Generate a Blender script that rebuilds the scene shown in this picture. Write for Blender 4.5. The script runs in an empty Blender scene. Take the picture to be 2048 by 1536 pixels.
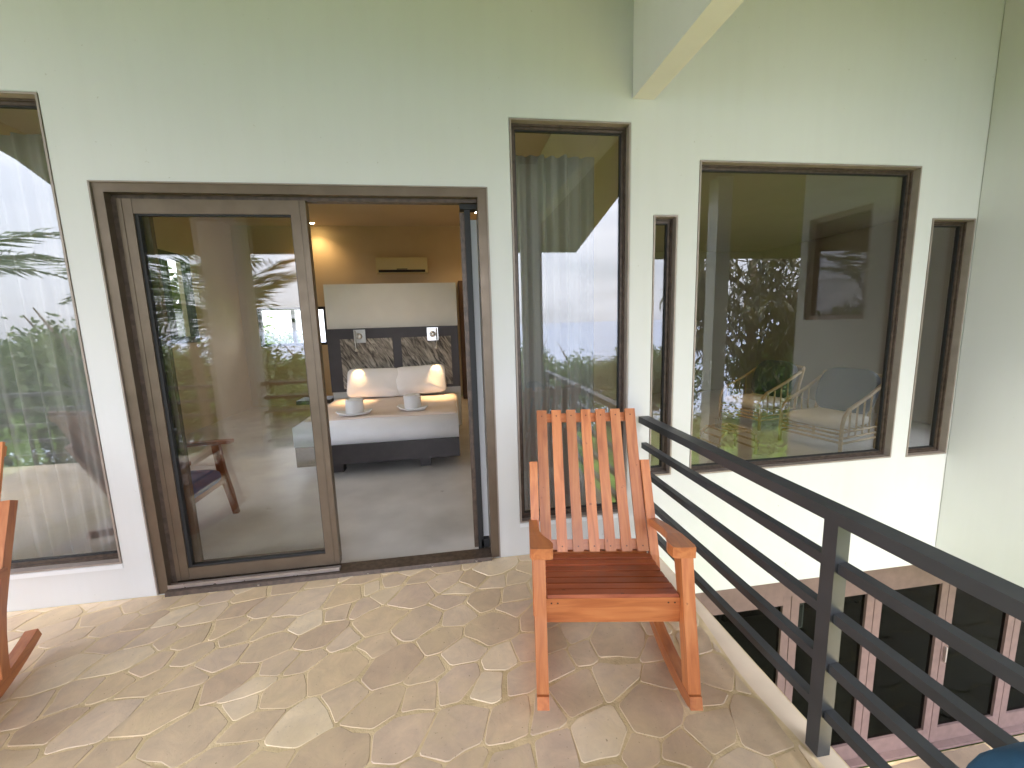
import bpy, bmesh, math, random
import numpy as np
from mathutils import Vector, Matrix, Euler

random.seed(7)
rng = np.random.default_rng(11)
R = math.radians
scene = bpy.context.scene
COL = scene.collection

# ------------------------------------------------------------------ camera
H = 1.633
YAW, PITCH, ROLL, FPX = 0.14364, -0.14667, -0.02981, 827.42
def cam_axes():
    cy, sy = math.cos(YAW), math.sin(YAW); cp, sp = math.cos(PITCH), math.sin(PITCH)
    f = Vector((sy*cp, cy*cp, sp)); r = Vector((cy, -sy, 0)); u = r.cross(f)
    cr, sr = math.cos(ROLL), math.sin(ROLL)
    return cr*r + sr*u, -sr*r + cr*u, f
cr_, cu_, cf_ = cam_axes()
cam_d = bpy.data.cameras.new('camera')
cam = bpy.data.objects.new('camera', cam_d); COL.objects.link(cam)
m = Matrix((( cr_.x, cu_.x, -cf_.x, 0), (cr_.y, cu_.y, -cf_.y, 0), (cr_.z, cu_.z, -cf_.z, H), (0, 0, 0, 1)))
cam.matrix_world = m
cam_d.sensor_fit = 'HORIZONTAL'; cam_d.sensor_width = 36.0
cam_d.lens = 36.0 * FPX / 2048.0
cam_d.clip_start = 0.02; cam_d.clip_end = 30000
scene.camera = cam

# ------------------------------------------------------------------ sky, sun, exposure
SUN_EL, SUN_AZ = R(58), R(205)
w = bpy.data.worlds.new('World'); scene.world = w; w.use_nodes = True
nt = w.node_tree; nt.nodes.clear()
def N(t, typ, **kw):
    n = t.nodes.new(typ)
    for k, v in kw.items(): setattr(n, k, v)
    return n
out = N(nt, 'ShaderNodeOutputWorld'); bg = N(nt, 'ShaderNodeBackground')
sky = N(nt, 'ShaderNodeTexSky'); sky.sky_type = 'NISHITA'; sky.sun_disc = False
sky.sun_elevation = SUN_EL; sky.sun_rotation = SUN_AZ; sky.air_density = 1.0; sky.dust_density = 2.5; sky.ozone_density = 1.0
tc = N(nt, 'ShaderNodeTexCoord'); mp = N(nt, 'ShaderNodeMapping'); mp.inputs['Scale'].default_value = (1.6, 1.6, 6.5)
nz = N(nt, 'ShaderNodeTexNoise'); nz.inputs['Scale'].default_value = 1.7; nz.inputs['Detail'].default_value = 7; nz.inputs['Roughness'].default_value = .55
rp = N(nt, 'ShaderNodeValToRGB'); rp.color_ramp.elements[0].position = .38; rp.color_ramp.elements[1].position = .66
rp.color_ramp.elements[0].color = (.70, .70, .70, 1); rp.color_ramp.elements[1].color = (1, 1, 1, 1)
cl = N(nt, 'ShaderNodeMixRGB'); cl.inputs['Color1'].default_value = (5.9, 6.25, 7.5, 1); cl.inputs['Color2'].default_value = (9.7, 9.85, 10.6, 1)
mx = N(nt, 'ShaderNodeMixRGB')
L = nt.links.new
L(tc.outputs['Generated'], mp.inputs['Vector']); L(mp.outputs['Vector'], nz.inputs['Vector']); L(nz.outputs['Fac'], rp.inputs['Fac'])
L(nz.outputs['Fac'], cl.inputs['Fac']); L(rp.outputs['Color'], mx.inputs['Fac']); L(sky.outputs['Color'], mx.inputs['Color1']); L(cl.outputs['Color'], mx.inputs['Color2'])
sx = N(nt, 'ShaderNodeSeparateXYZ'); mr = N(nt, 'ShaderNodeMapRange'); mr.inputs['From Min'].default_value = 0.0; mr.inputs['From Max'].default_value = 1.0
mr.inputs['To Min'].default_value = .55; mr.inputs['To Max'].default_value = 1.45     # overcast sky: luminance grows with elevation
oc = N(nt, 'ShaderNodeVectorMath', operation='SCALE')
L(tc.outputs['Generated'], sx.inputs['Vector']); L(sx.outputs['Z'], mr.inputs['Value']); L(mx.outputs['Color'], oc.inputs[0]); L(mr.outputs['Result'], oc.inputs['Scale'])
L(oc.outputs['Vector'], bg.inputs['Color']); bg.inputs['Strength'].default_value = 0.15; L(bg.outputs['Background'], out.inputs['Surface'])

sd = bpy.data.lights.new('sun', 'SUN'); sd.energy = 0.9; sd.angle = R(14); sd.color = (1, .96, .9)
so = bpy.data.objects.new('sun', sd); COL.objects.link(so)
d = Vector((math.sin(SUN_AZ)*math.cos(SUN_EL), math.cos(SUN_AZ)*math.cos(SUN_EL), math.sin(SUN_EL)))
so.rotation_euler = d.to_track_quat('Z', 'Y').to_euler(); so.location = (0, -20, 30)

vs = scene.view_settings
vs.view_transform = 'Standard'; vs.look = 'None'; vs.exposure = 2.92; vs.gamma = 1.0; vs.use_curve_mapping = False
cy = scene.cycles
cy.use_denoising = True
try: cy.denoiser = 'OPENIMAGEDENOISE'
except Exception: pass
cy.max_bounces = 10; cy.diffuse_bounces = 6; cy.glossy_bounces = 5; cy.transparent_max_bounces = 24; cy.transmission_bounces = 6
cy.sample_clamp_indirect = 6.0; cy.caustics_reflective = False; cy.caustics_refractive = False

# ------------------------------------------------------------------ materials
MATS = {}
def mat(name, col, rough=.5, metal=0.0, spec=.5, var=0.0, scale=6.0, bump=0.0, bscale=60.0, coat=0.0, detail=4.0, rvar=0.0, objrand=0.0, bdist=.004, col2=None, blotch=None):
    m = bpy.data.materials.new(name); m.use_nodes = True
    t = m.node_tree; b = t.nodes['Principled BSDF']; l = t.links.new
    b.inputs['Roughness'].default_value = rough; b.inputs['Metallic'].default_value = metal
    b.inputs['Specular IOR Level'].default_value = spec; b.inputs['Coat Weight'].default_value = coat
    b.inputs['Coat Roughness'].default_value = .25
    b.inputs['Base Color'].default_value = (*col, 1)
    g = N(t, 'ShaderNodeNewGeometry'); src = None
    if var or objrand or col2:
        c1 = tuple(c*(1-var) for c in col); c2 = tuple(min(1, c*(1+var)) for c in (col2 or col))
        n = N(t, 'ShaderNodeTexNoise'); n.inputs['Scale'].default_value = scale; n.inputs['Detail'].default_value = detail
        l(g.outputs['Position'], n.inputs['Vector'])
        r = N(t, 'ShaderNodeValToRGB'); r.color_ramp.elements[0].position = .3; r.color_ramp.elements[1].position = .7
        r.color_ramp.elements[0].color = (*c1, 1); r.color_ramp.elements[1].color = (*c2, 1)
        l(n.outputs['Fac'], r.inputs['Fac']); last = r.outputs['Color']
        if objrand:
            oi = N(t, 'ShaderNodeObjectInfo'); hs = N(t, 'ShaderNodeHueSaturation')
            mr = N(t, 'ShaderNodeMapRange'); mr.inputs['To Min'].default_value = 1-objrand; mr.inputs['To Max'].default_value = 1+objrand
            l(oi.outputs['Random'], mr.inputs['Value']); l(mr.outputs['Result'], hs.inputs['Value']); l(last, hs.inputs['Color']); last = hs.outputs['Color']
        l(last, b.inputs['Base Color'])
    if rvar:
        n2 = N(t, 'ShaderNodeTexNoise'); n2.inputs['Scale'].default_value = scale*1.7; n2.inputs['Detail'].default_value = 5
        l(g.outputs['Position'], n2.inputs['Vector'])
        m2 = N(t, 'ShaderNodeMapRange'); m2.inputs['To Min'].default_value = max(.02, rough-rvar); m2.inputs['To Max'].default_value = min(1, rough+rvar)
        l(n2.outputs['Fac'], m2.inputs['Value']); l(m2.outputs['Result'], b.inputs['Roughness'])
    if bump:
        n3 = N(t, 'ShaderNodeTexNoise'); n3.inputs['Scale'].default_value = bscale; n3.inputs['Detail'].default_value = 5
        l(g.outputs['Position'], n3.inputs['Vector'])
        bp = N(t, 'ShaderNodeBump'); bp.inputs['Strength'].default_value = bump; bp.inputs['Distance'].default_value = bdist
        l(n3.outputs['Fac'], bp.inputs['Height']); l(bp.outputs['Normal'], b.inputs['Normal'])
    MATS[name] = m
    return m

def wood(name, c1, c2, c3, rough=.38, coat=.25, stretch=9.0):
    m = bpy.data.materials.new(name); m.use_nodes = True
    t = m.node_tree; b = t.nodes['Principled BSDF']; l = t.links.new
    at = N(t, 'ShaderNodeAttribute', attribute_name='grain')
    oi = N(t, 'ShaderNodeObjectInfo'); ad = N(t, 'ShaderNodeVectorMath', operation='ADD')
    sc = N(t, 'ShaderNodeVectorMath', operation='SCALE'); sc.inputs['Scale'].default_value = 23.0
    cm = N(t, 'ShaderNodeCombineXYZ')
    for i in range(3): l(oi.outputs['Random'], cm.inputs[i])
    l(cm.outputs['Vector'], sc.inputs[0]); l(at.outputs['Vector'], ad.inputs[0]); l(sc.outputs['Vector'], ad.inputs[1])
    mp = N(t, 'ShaderNodeMapping'); mp.inputs['Scale'].default_value = (1.6, 1.6*stretch, 1.6*stretch)
    l(ad.outputs['Vector'], mp.inputs['Vector'])
    n = N(t, 'ShaderNodeTexNoise'); n.inputs['Scale'].default_value = 2.2; n.inputs['Detail'].default_value = 8; n.inputs['Distortion'].default_value = .8
    l(mp.outputs['Vector'], n.inputs['Vector'])
    r = N(t, 'ShaderNodeValToRGB'); e = r.color_ramp.elements
    e[0].position = .28; e[0].color = (*c1, 1); e[1].position = .72; e[1].color = (*c3, 1)
    k = e.new(.5); k.color = (*c2, 1)
    l(n.outputs['Fac'], r.inputs['Fac'])
    hs = N(t, 'ShaderNodeHueSaturation'); mr = N(t, 'ShaderNodeMapRange'); mr.inputs['To Min'].default_value = .78; mr.inputs['To Max'].default_value = 1.18
    l(oi.outputs['Random'], mr.inputs['Value']); l(mr.outputs['Result'], hs.inputs['Value']); l(r.outputs['Color'], hs.inputs['Color'])
    # dark knots and pin marks
    n4 = N(t, 'ShaderNodeTexNoise'); n4.inputs['Scale'].default_value = 26; n4.inputs['Detail'].default_value = 2
    l(ad.outputs['Vector'], n4.inputs['Vector'])
    r4 = N(t, 'ShaderNodeValToRGB'); r4.color_ramp.elements[0].position = .72; r4.color_ramp.elements[0].color = (1, 1, 1, 1)
    r4.color_ramp.elements[1].position = .78; r4.color_ramp.elements[1].color = (.35, .3, .3, 1)
    l(n4.outputs['Fac'], r4.inputs['Fac'])
    ml = N(t, 'ShaderNodeMixRGB', blend_type='MULTIPLY'); ml.inputs['Fac'].default_value = .8
    l(hs.outputs['Color'], ml.inputs['Color1']); l(r4.outputs['Color'], ml.inputs['Color2'])
    l(ml.outputs['Color'], b.inputs['Base Color'])
    mr2 = N(t, 'ShaderNodeMapRange'); mr2.inputs['To Min'].default_value = rough-.1; mr2.inputs['To Max'].default_value = rough+.15
    l(n.outputs['Fac'], mr2.inputs['Value']); l(mr2.outputs['Result'], b.inputs['Roughness'])
    bp = N(t, 'ShaderNodeBump'); bp.inputs['Strength'].default_value = .18; bp.inputs['Distance'].default_value = .002
    l(n.outputs['Fac'], bp.inputs['Height']); l(bp.outputs['Normal'], b.inputs['Normal'])
    b.inputs['Coat Weight'].default_value = coat; b.inputs['Coat Roughness'].default_value = .3
    m['grain'] = 1
    MATS[name] = m
    return m

def glass(name, refl=.2, tint=(.80, .82, .80), gcol=(.63, .635, .655)):
    m = bpy.data.materials.new(name); m.use_nodes = True
    t = m.node_tree; t.nodes.clear(); l = t.links.new
    o = N(t, 'ShaderNodeOutputMaterial'); tr = N(t, 'ShaderNodeBsdfTransparent'); tr.inputs['Color'].default_value = (*tint, 1)
    gl = N(t, 'ShaderNodeBsdfGlossy'); gl.inputs['Roughness'].default_value = 0.0; gl.inputs['Color'].default_value = (*gcol, 1)
    fr = N(t, 'ShaderNodeFresnel'); gb = N(t, 'ShaderNodeNewGeometry'); im = N(t, 'ShaderNodeMapRange')
    im.inputs['To Min'].default_value = 1.5; im.inputs['To Max'].default_value = 1/1.5     # same reflectance on both faces of the pane
    l(gb.outputs['Backfacing'], im.inputs['Value']); l(im.outputs['Result'], fr.inputs['IOR'])
    ma = N(t, 'ShaderNodeMath', operation='ADD'); ma.inputs[1].default_value = refl; ma.use_clamp = True
    mi = N(t, 'ShaderNodeMixShader')
    l(fr.outputs['Fac'], ma.inputs[0]); l(ma.outputs['Value'], mi.inputs['Fac']); l(tr.outputs['BSDF'], mi.inputs[1]); l(gl.outputs['BSDF'], mi.inputs[2])
    l(mi.outputs['Shader'], o.inputs['Surface'])
    MATS[name] = m
    return m

def emis(name, col, s):
    m = bpy.data.materials.new(name); m.use_nodes = True
    b = m.node_tree.nodes['Principled BSDF']; b.inputs['Emission Color'].default_value = (*col, 1); b.inputs['Emission Strength'].default_value = s
    b.inputs['Base Color'].default_value = (.8, .8, .8, 1)
    return m

STUCCO = mat('white_stucco', (.615, .615, .603), .85, var=.025, scale=1.3, bump=.14, bscale=110, bdist=.002, detail=6)
STUCCO_S = mat('side_stucco', (.575, .572, .555), .85, var=.03, scale=1.1, bump=.14, bscale=110, bdist=.002, detail=6)  # darker copy of the white stucco, side wall's shade put into the colour
SOFFIT = mat('soffit_paint', (.17, .138, .10), .8, var=.05, scale=2)
BRONZE = mat('bronze_aluminium', (.155, .118, .085), .38, metal=.55, var=.10, scale=9, rvar=.12, bump=.05, bscale=300, bdist=.001)
CASING = mat('taupe_casing', (.30, .25, .215), .5, metal=.2, var=.10, scale=12, rvar=.1)
DARKFR = mat('dark_bronze', (.085, .06, .045), .42, metal=.3, var=.35, scale=30, rvar=.15)
GASKET = mat('black_gasket', (.012, .012, .013), .6)
ALU = mat('worn_aluminium', (.55, .50, .48), .32, metal=.85, var=.12, scale=14, rvar=.15)
PANE = glass('window_glass', .07, (.90, .91, .90))
PANE_D = glass('door_glass', .03, (.95, .955, .945))
PANE_L = glass('lower_door_glass', .0, (.47, .49, .47), (.13, .14, .13))
CHARCOAL = mat('charcoal_paint', (.042, .044, .047), .42, var=.12, scale=7, rvar=.12, bump=.08, bscale=180, bdist=.001)
MORTAR = mat('yellow_mortar', (.64, .49, .265), .6, var=.14, scale=9, bump=.5, bscale=70, bdist=.006, col2=(.69, .545, .33), rvar=.12)
SCREED = mat('pink_screed', (.72, .585, .44), .55, var=.08, scale=5, bump=.2, bscale=60, rvar=.1)
MAUVE = mat('mauve_wood', (.165, .105, .095), .6, var=.12, scale=14, bump=.1, bscale=140)
CONCRETE = mat('polished_concrete', (.54, .52, .50), .33, var=.13, scale=2.6, detail=8, rvar=.12, bump=.05, bscale=30)
OCHRE = mat('ochre_plaster', (.60, .49, .335), .85, var=.06, scale=1.5)
CEIL = mat('bedroom_ceiling_paint', (.66, .56, .44), .85, var=.04, scale=1.2)
GREYPL = mat('grey_plaster', (.78, .76, .72), .8, var=.06, scale=1.8, detail=6)
TAUPEWALL = mat('taupe_wall', (.38, .33, .27), .85, var=.05, scale=1.2)
ESPRESSO = mat('espresso_wood', (.035, .028, .028), .45, var=.2, scale=9)
SLATE = None
LINEN = mat('white_linen', (.86, .85, .87), .9, var=.03, scale=4, bump=.35, bscale=28, bdist=.006)
BLANKET = mat('oatmeal_sheet', (.74, .63, .57), .9, var=.05, scale=3, bump=.3, bscale=26, bdist=.006)
TOWEL = mat('white_towel', (.80, .80, .81), .95, bump=.5, bscale=200, bdist=.003)
ACW = mat('cream_plastic', (.68, .60, .34), .45)
CHROME = mat('brushed_steel', (.62, .60, .57), .28, metal=.95)
RATTAN = mat('rattan_cane', (.46, .33, .16), .5, var=.2, scale=30, bump=.3, bscale=120, bdist=.002)
BLUEC = mat('blue_canvas', (.018, .075, .145), .85, var=.12, scale=8, bump=.35, bscale=300, bdist=.002)
NAVY = mat('navy_canvas', (.012, .02, .05), .85, var=.15, scale=8, bump=.35, bscale=300, bdist=.002)
SEATBLUE = mat('denim_canvas', (.05, .115, .30), .85, var=.15, scale=8, bump=.3, bscale=300, bdist=.002)
CREAMC = mat('cream_canvas', (.72, .68, .60), .9, var=.05, scale=6, bump=.3, bscale=200, bdist=.002)
BARK = mat('bark', (.12, .085, .055), .9, var=.3, scale=8, bump=.6, bscale=20, bdist=.02)
WOOD_R = wood('rocker_wood', (.375, .108, .033), (.51, .168, .052), (.59, .228, .078))
WOOD_D = wood('dark_wood', (.16, .045, .015), (.22, .065, .022), (.28, .09, .03))
PLUG = mat('dark_plug', (.07, .022, .01), .5)
WOOD_S = wood('seat_wood', (.20, .045, .018), (.29, .07, .026), (.36, .10, .038))
WARDW = wood('wardrobe_wood', (.055, .03, .017), (.075, .04, .022), (.10, .055, .03), .5, .05)
PLASTER_B = mat('white_plastic', (.7, .71, .72), .5)

def slate_mat():
    m = mat('rough_slate', (.20, .185, .165), .7)
    t = m.node_tree; b = t.nodes['Principled BSDF']; l = t.links.new
    g = N(t, 'ShaderNodeTexCoord'); mp = N(t, 'ShaderNodeMapping'); mp.vector_type = 'TEXTURE'; mp.inputs['Rotation'].default_value = (0, R(-32), 0); mp.inputs['Scale'].default_value = (.11, .4, .5)
    oi = N(t, 'ShaderNodeObjectInfo'); ad = N(t, 'ShaderNodeVectorMath', operation='ADD'); sc = N(t, 'ShaderNodeVectorMath', operation='SCALE'); sc.inputs['Scale'].default_value = 9
    cm = N(t, 'ShaderNodeCombineXYZ')
    for i in range(3): l(oi.outputs['Random'], cm.inputs[i])
    l(cm.outputs['Vector'], sc.inputs[0]); l(g.outputs['Object'], mp.inputs['Vector']); l(mp.outputs['Vector'], ad.inputs[0]); l(sc.outputs['Vector'], ad.inputs[1])
    n = N(t, 'ShaderNodeTexNoise'); n.inputs['Scale'].default_value = 2.4; n.inputs['Detail'].default_value = 9; n.inputs['Distortion'].default_value = 1.2
    l(ad.outputs['Vector'], n.inputs['Vector'])
    r = N(t, 'ShaderNodeValToRGB'); r.color_ramp.elements[0].position = .36; r.color_ramp.elements[0].color = (.06, .055, .05, 1)
    r.color_ramp.elements[1].position = .68; r.color_ramp.elements[1].color = (.46, .43, .385, 1)
    l(n.outputs['Fac'], r.inputs['Fac']); l(r.outputs['Color'], b.inputs['Base Color'])
    bp = N(t, 'ShaderNodeBump'); bp.inputs['Strength'].default_value = .6; bp.inputs['Distance'].default_value = .02
    l(n.outputs['Fac'], bp.inputs['Height']); l(bp.outputs['Normal'], b.inputs['Normal'])
    return m
SLATE = slate_mat()
def weather(m):
    t = m.node_tree; b = t.nodes['Principled BSDF']; l = t.links.new; src = b.inputs['Base Color'].links[0].from_socket
    g = N(t, 'ShaderNodeNewGeometry')
    mp = N(t, 'ShaderNodeMapping'); mp.inputs['Scale'].default_value = (5, 5, .35)
    n = N(t, 'ShaderNodeTexNoise'); n.inputs['Scale'].default_value = 2.0; n.inputs['Detail'].default_value = 7; n.inputs['Roughness'].default_value = .6
    l(g.outputs['Position'], mp.inputs['Vector']); l(mp.outputs['Vector'], n.inputs['Vector'])
    r = N(t, 'ShaderNodeValToRGB'); r.color_ramp.elements[0].position = .30; r.color_ramp.elements[0].color = (.978, .976, .968, 1); r.color_ramp.elements[1].position = .55; r.color_ramp.elements[1].color = (1, 1, 1, 1)
    l(n.outputs['Fac'], r.inputs['Fac'])
    n2 = N(t, 'ShaderNodeTexNoise'); n2.inputs['Scale'].default_value = 38; n2.inputs['Detail'].default_value = 3
    l(g.outputs['Position'], n2.inputs['Vector'])
    r2 = N(t, 'ShaderNodeValToRGB'); r2.color_ramp.elements[0].position = .735; r2.color_ramp.elements[0].color = (1, 1, 1, 1); r2.color_ramp.elements[1].position = .80; r2.color_ramp.elements[1].color = (.78, .75, .70, 1)
    l(n2.outputs['Fac'], r2.inputs['Fac'])
    a = N(t, 'ShaderNodeMixRGB', blend_type='MULTIPLY'); a.inputs['Fac'].default_value = .8; c = N(t, 'ShaderNodeMixRGB', blend_type='MULTIPLY'); c.inputs['Fac'].default_value = 1
    l(src, a.inputs['Color1']); l(r.outputs['Color'], a.inputs['Color2']); l(a.outputs['Color'], c.inputs['Color1']); l(r2.outputs['Color'], c.inputs['Color2']); l(c.outputs['Color'], b.inputs['Base Color'])
weather(STUCCO); weather(STUCCO_S)

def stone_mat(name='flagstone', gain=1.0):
    m = bpy.data.materials.new(name); m.use_nodes = True
    t = m.node_tree; b = t.nodes['Principled BSDF']; l = t.links.new
    oi = N(t, 'ShaderNodeObjectInfo'); g = N(t, 'ShaderNodeNewGeometry')
    r = N(t, 'ShaderNodeValToRGB'); e = r.color_ramp.elements
    cols = [(0, (0.585, 0.431, 0.304)), (.25, (0.643, 0.490, 0.328)), (.45, (0.643, 0.496, 0.369)), (.62, (0.702, 0.531, 0.333)), (.8, (0.667, 0.507, 0.380)), (.92, (0.796, 0.643, 0.456)), (1, (0.819, 0.673, 0.491))]
    e[0].position, e[0].color = cols[0][0], (*cols[0][1], 1); e[1].position, e[1].color = cols[-1][0], (*cols[-1][1], 1)
    for p, c in cols[1:-1]:
        k = e.new(p); k.color = (*c, 1)
    l(oi.outputs['Random'], r.inputs['Fac'])
    ad = N(t, 'ShaderNodeVectorMath', operation='ADD'); cm = N(t, 'ShaderNodeCombineXYZ'); sc = N(t, 'ShaderNodeVectorMath', operation='SCALE'); sc.inputs['Scale'].default_value = 31
    l(oi.outputs['Random'], cm.inputs[0]); l(oi.outputs['Random'], cm.inputs[1]); l(cm.outputs['Vector'], sc.inputs[0])
    l(g.outputs['Position'], ad.inputs[0]); l(sc.outputs['Vector'], ad.inputs[1])
    n = N(t, 'ShaderNodeTexNoise'); n.inputs['Scale'].default_value = 7.5; n.inputs['Detail'].default_value = 10; n.inputs['Roughness'].default_value = .68; n.inputs['Distortion'].default_value = .5
    l(ad.outputs['Vector'], n.inputs['Vector'])
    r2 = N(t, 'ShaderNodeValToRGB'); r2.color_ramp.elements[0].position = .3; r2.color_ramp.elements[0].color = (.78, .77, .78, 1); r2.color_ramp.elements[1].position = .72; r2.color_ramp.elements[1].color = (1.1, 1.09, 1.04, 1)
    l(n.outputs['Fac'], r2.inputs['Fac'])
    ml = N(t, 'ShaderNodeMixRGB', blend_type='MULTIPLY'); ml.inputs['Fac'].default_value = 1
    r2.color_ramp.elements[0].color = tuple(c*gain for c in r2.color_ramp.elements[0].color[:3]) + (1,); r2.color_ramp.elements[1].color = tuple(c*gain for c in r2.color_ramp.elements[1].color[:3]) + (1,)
    l(r.outputs['Color'], ml.inputs['Color1']); l(r2.outputs['Color'], ml.inputs['Color2'])
    # mortar film smeared over parts of the stones
    n5 = N(t, 'ShaderNodeTexNoise'); n5.inputs['Scale'].default_value = 2.3; n5.inputs['Detail'].default_value = 7; n5.inputs['Roughness'].default_value = .65
    l(g.outputs['Position'], n5.inputs['Vector'])
    r5 = N(t, 'ShaderNodeValToRGB'); r5.color_ramp.elements[0].position = .48; r5.color_ramp.elements[0].color = (0, 0, 0, 1); r5.color_ramp.elements[1].position = .75; r5.color_ramp.elements[1].color = (.75, .75, .75, 1)
    l(n5.outputs['Fac'], r5.inputs['Fac'])
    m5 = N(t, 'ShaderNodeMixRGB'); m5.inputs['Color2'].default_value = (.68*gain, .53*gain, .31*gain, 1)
    l(r5.outputs['Color'], m5.inputs['Fac']); l(ml.outputs['Color'], m5.inputs['Color1'])
    # small dark specks
    n6 = N(t, 'ShaderNodeTexNoise'); n6.inputs['Scale'].default_value = 75; n6.inputs['Detail'].default_value = 2
    l(g.outputs['Position'], n6.inputs['Vector'])
    r6 = N(t, 'ShaderNodeValToRGB'); r6.color_ramp.elements[0].position = .69; r6.color_ramp.elements[0].color = (1, 1, 1, 1); r6.color_ramp.elements[1].position = .77; r6.color_ramp.elements[1].color = (.55, .5, .45, 1)
    l(n6.outputs['Fac'], r6.inputs['Fac'])
    m6 = N(t, 'ShaderNodeMixRGB', blend_type='MULTIPLY'); m6.inputs['Fac'].default_value = 1
    l(m5.outputs['Color'], m6.inputs['Color1']); l(r6.outputs['Color'], m6.inputs['Color2'])
    l(m6.outputs['Color'], b.inputs['Base Color'])
    mr = N(t, 'ShaderNodeMapRange'); mr.inputs['To Min'].default_value = .30; mr.inputs['To Max'].default_value = .58
    l(n.outputs['Fac'], mr.inputs['Value']); l(mr.outputs['Result'], b.inputs['Roughness'])
    bp = N(t, 'ShaderNodeBump'); bp.inputs['Strength'].default_value = .35; bp.inputs['Distance'].default_value = .006
    l(n.outputs['Fac'], bp.inputs['Height']); l(bp.outputs['Normal'], b.inputs['Normal'])
    return m
STONE = stone_mat(); STONE_P = stone_mat('patio_stone', .45)  # patio copy darkened to cut the light it bounces onto the facade

def leaf_mat(name, c1, c2, trans=.25):
    m = bpy.data.materials.new(name); m.use_nodes = True
    t = m.node_tree; l = t.links.new; b = t.nodes['Principled BSDF']
    g = N(t, 'ShaderNodeNewGeometry'); r = N(t, 'ShaderNodeValToRGB'); r.color_ramp.elements[0].color = (*c1, 1); r.color_ramp.elements[1].color = (*c2, 1)
    l(g.outputs['Random Per Island'], r.inputs['Fac']); l(r.outputs['Color'], b.inputs['Base Color']); b.inputs['Roughness'].default_value = .5
    o = t.nodes['Material Output']; tr = N(t, 'ShaderNodeBsdfTranslucent'); mi = N(t, 'ShaderNodeMixShader'); mi.inputs['Fac'].default_value = trans
    l(r.outputs['Color'], tr.inputs['Color']); l(b.outputs['BSDF'], mi.inputs[1]); l(tr.outputs['BSDF'], mi.inputs[2]); l(mi.outputs['Shader'], o.inputs['Surface'])
    return m
LEAF_A = leaf_mat('broad_leaf', (.055, .10, .018), (.13, .20, .03))
LEAF_B = leaf_mat('dark_leaf', (.03, .06, .016), (.075, .115, .028))
LEAF_M = leaf_mat('long_leaf', (.05, .06, .02), (.14, .12, .04))
LEAF_P = leaf_mat('palm_leaf', (.045, .085, .025), (.10, .15, .04), .15)

def sheer_mat():
    m = bpy.data.materials.new('sheer_voile'); m.use_nodes = True
    t = m.node_tree; t.nodes.clear(); l = t.links.new
    o = N(t, 'ShaderNodeOutputMaterial'); df = N(t, 'ShaderNodeBsdfDiffuse'); df.inputs['Color'].default_value = (.56, .56, .56, 1)
    tl = N(t, 'ShaderNodeBsdfTranslucent'); tl.inputs['Color'].default_value = (.54, .54, .54, 1); tp = N(t, 'ShaderNodeBsdfTransparent')
    a = N(t, 'ShaderNodeMixShader'); a.inputs['Fac'].default_value = .3; b = N(t, 'ShaderNodeMixShader'); b.inputs['Fac'].default_value = .26
    l(df.outputs['BSDF'], a.inputs[1]); l(tl.outputs['BSDF'], a.inputs[2]); l(a.outputs['Shader'], b.inputs[1]); l(tp.outputs['BSDF'], b.inputs[2]); l(b.outputs['Shader'], o.inputs['Surface'])
    return m
SHEER = sheer_mat()

# ------------------------------------------------------------------ object helpers
def setp(o, label=None, cat=None, group=None, kind=None):
    if label: o['label'] = label
    if cat: o['category'] = cat
    if group: o['group'] = group
    if kind: o['kind'] = kind
    return o
def empty(name, loc, label, cat, group=None, rz=0.0):
    o = bpy.data.objects.new(name, None); COL.objects.link(o); o.location = loc; o.rotation_euler = (0, 0, rz); o.empty_display_size = .1
    return setp(o, label, cat, group)
LASTMESH = {}
def link(name, bm, material, parent=None, world=True, smooth=False, bev=0.0, kind=None):
    """link bm as one mesh object; world=True: coordinates are world ones (unrotated parents)"""
    if bev:
        ed = [e for e in bm.edges if len(e.link_faces) == 2 and e.calc_face_angle(0) > R(25)]
        bmesh.ops.bevel(bm, geom=ed, offset=bev, segments=2, profile=.5, affect='EDGES', clamp_overlap=True)
    bmesh.ops.recalc_face_normals(bm, faces=bm.faces)
    me = bpy.data.meshes.new(name); bm.to_mesh(me); bm.free()
    if smooth or bev:
        for p in me.polygons: p.use_smooth = bool(smooth)
    me.materials.append(material)
    if material.get('grain') and len(me.vertices):
        v = np.empty(len(me.vertices)*3); me.vertices.foreach_get('co', v); v = v.reshape(-1, 3)
        c = v - v.mean(0); _, _, vt = np.linalg.svd(c, full_matrices=False)
        gco = (c @ vt.T).astype(np.float32)
        a = me.attributes.new('grain', 'FLOAT_VECTOR', 'POINT'); a.data.foreach_set('vector', gco.ravel())
    o = bpy.data.objects.new(name, me); COL.objects.link(o)
    if parent is not None:
        o.parent = parent
        if world:
            off = Vector((0, 0, 0)); p = parent
            while p is not None:
                off += p.location; p = p.parent
            o.location = -off
    if kind: o['kind'] = kind
    return o
def hexa(bm, p):
    v = [bm.verts.new(q) for q in p]
    for f in ((0, 3, 2, 1), (4, 5, 6, 7), (0, 1, 5, 4), (1, 2, 6, 5), (2, 3, 7, 6), (3, 0, 4, 7)):
        bm.faces.new([v[i] for i in f])
def bx(bm, x0, x1, y0, y1, z0, z1):
    hexa(bm, [(x0, y0, z0), (x1, y0, z0), (x1, y1, z0), (x0, y1, z0), (x0, y0, z1), (x1, y0, z1), (x1, y1, z1), (x0, y1, z1)])
def box(name, b, material, parent=None, bev=0.0, world=True, kind=None):
    bm = bmesh.new(); bx(bm, *b); return link(name, bm, material, parent, world, bev=bev, kind=kind)
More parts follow.
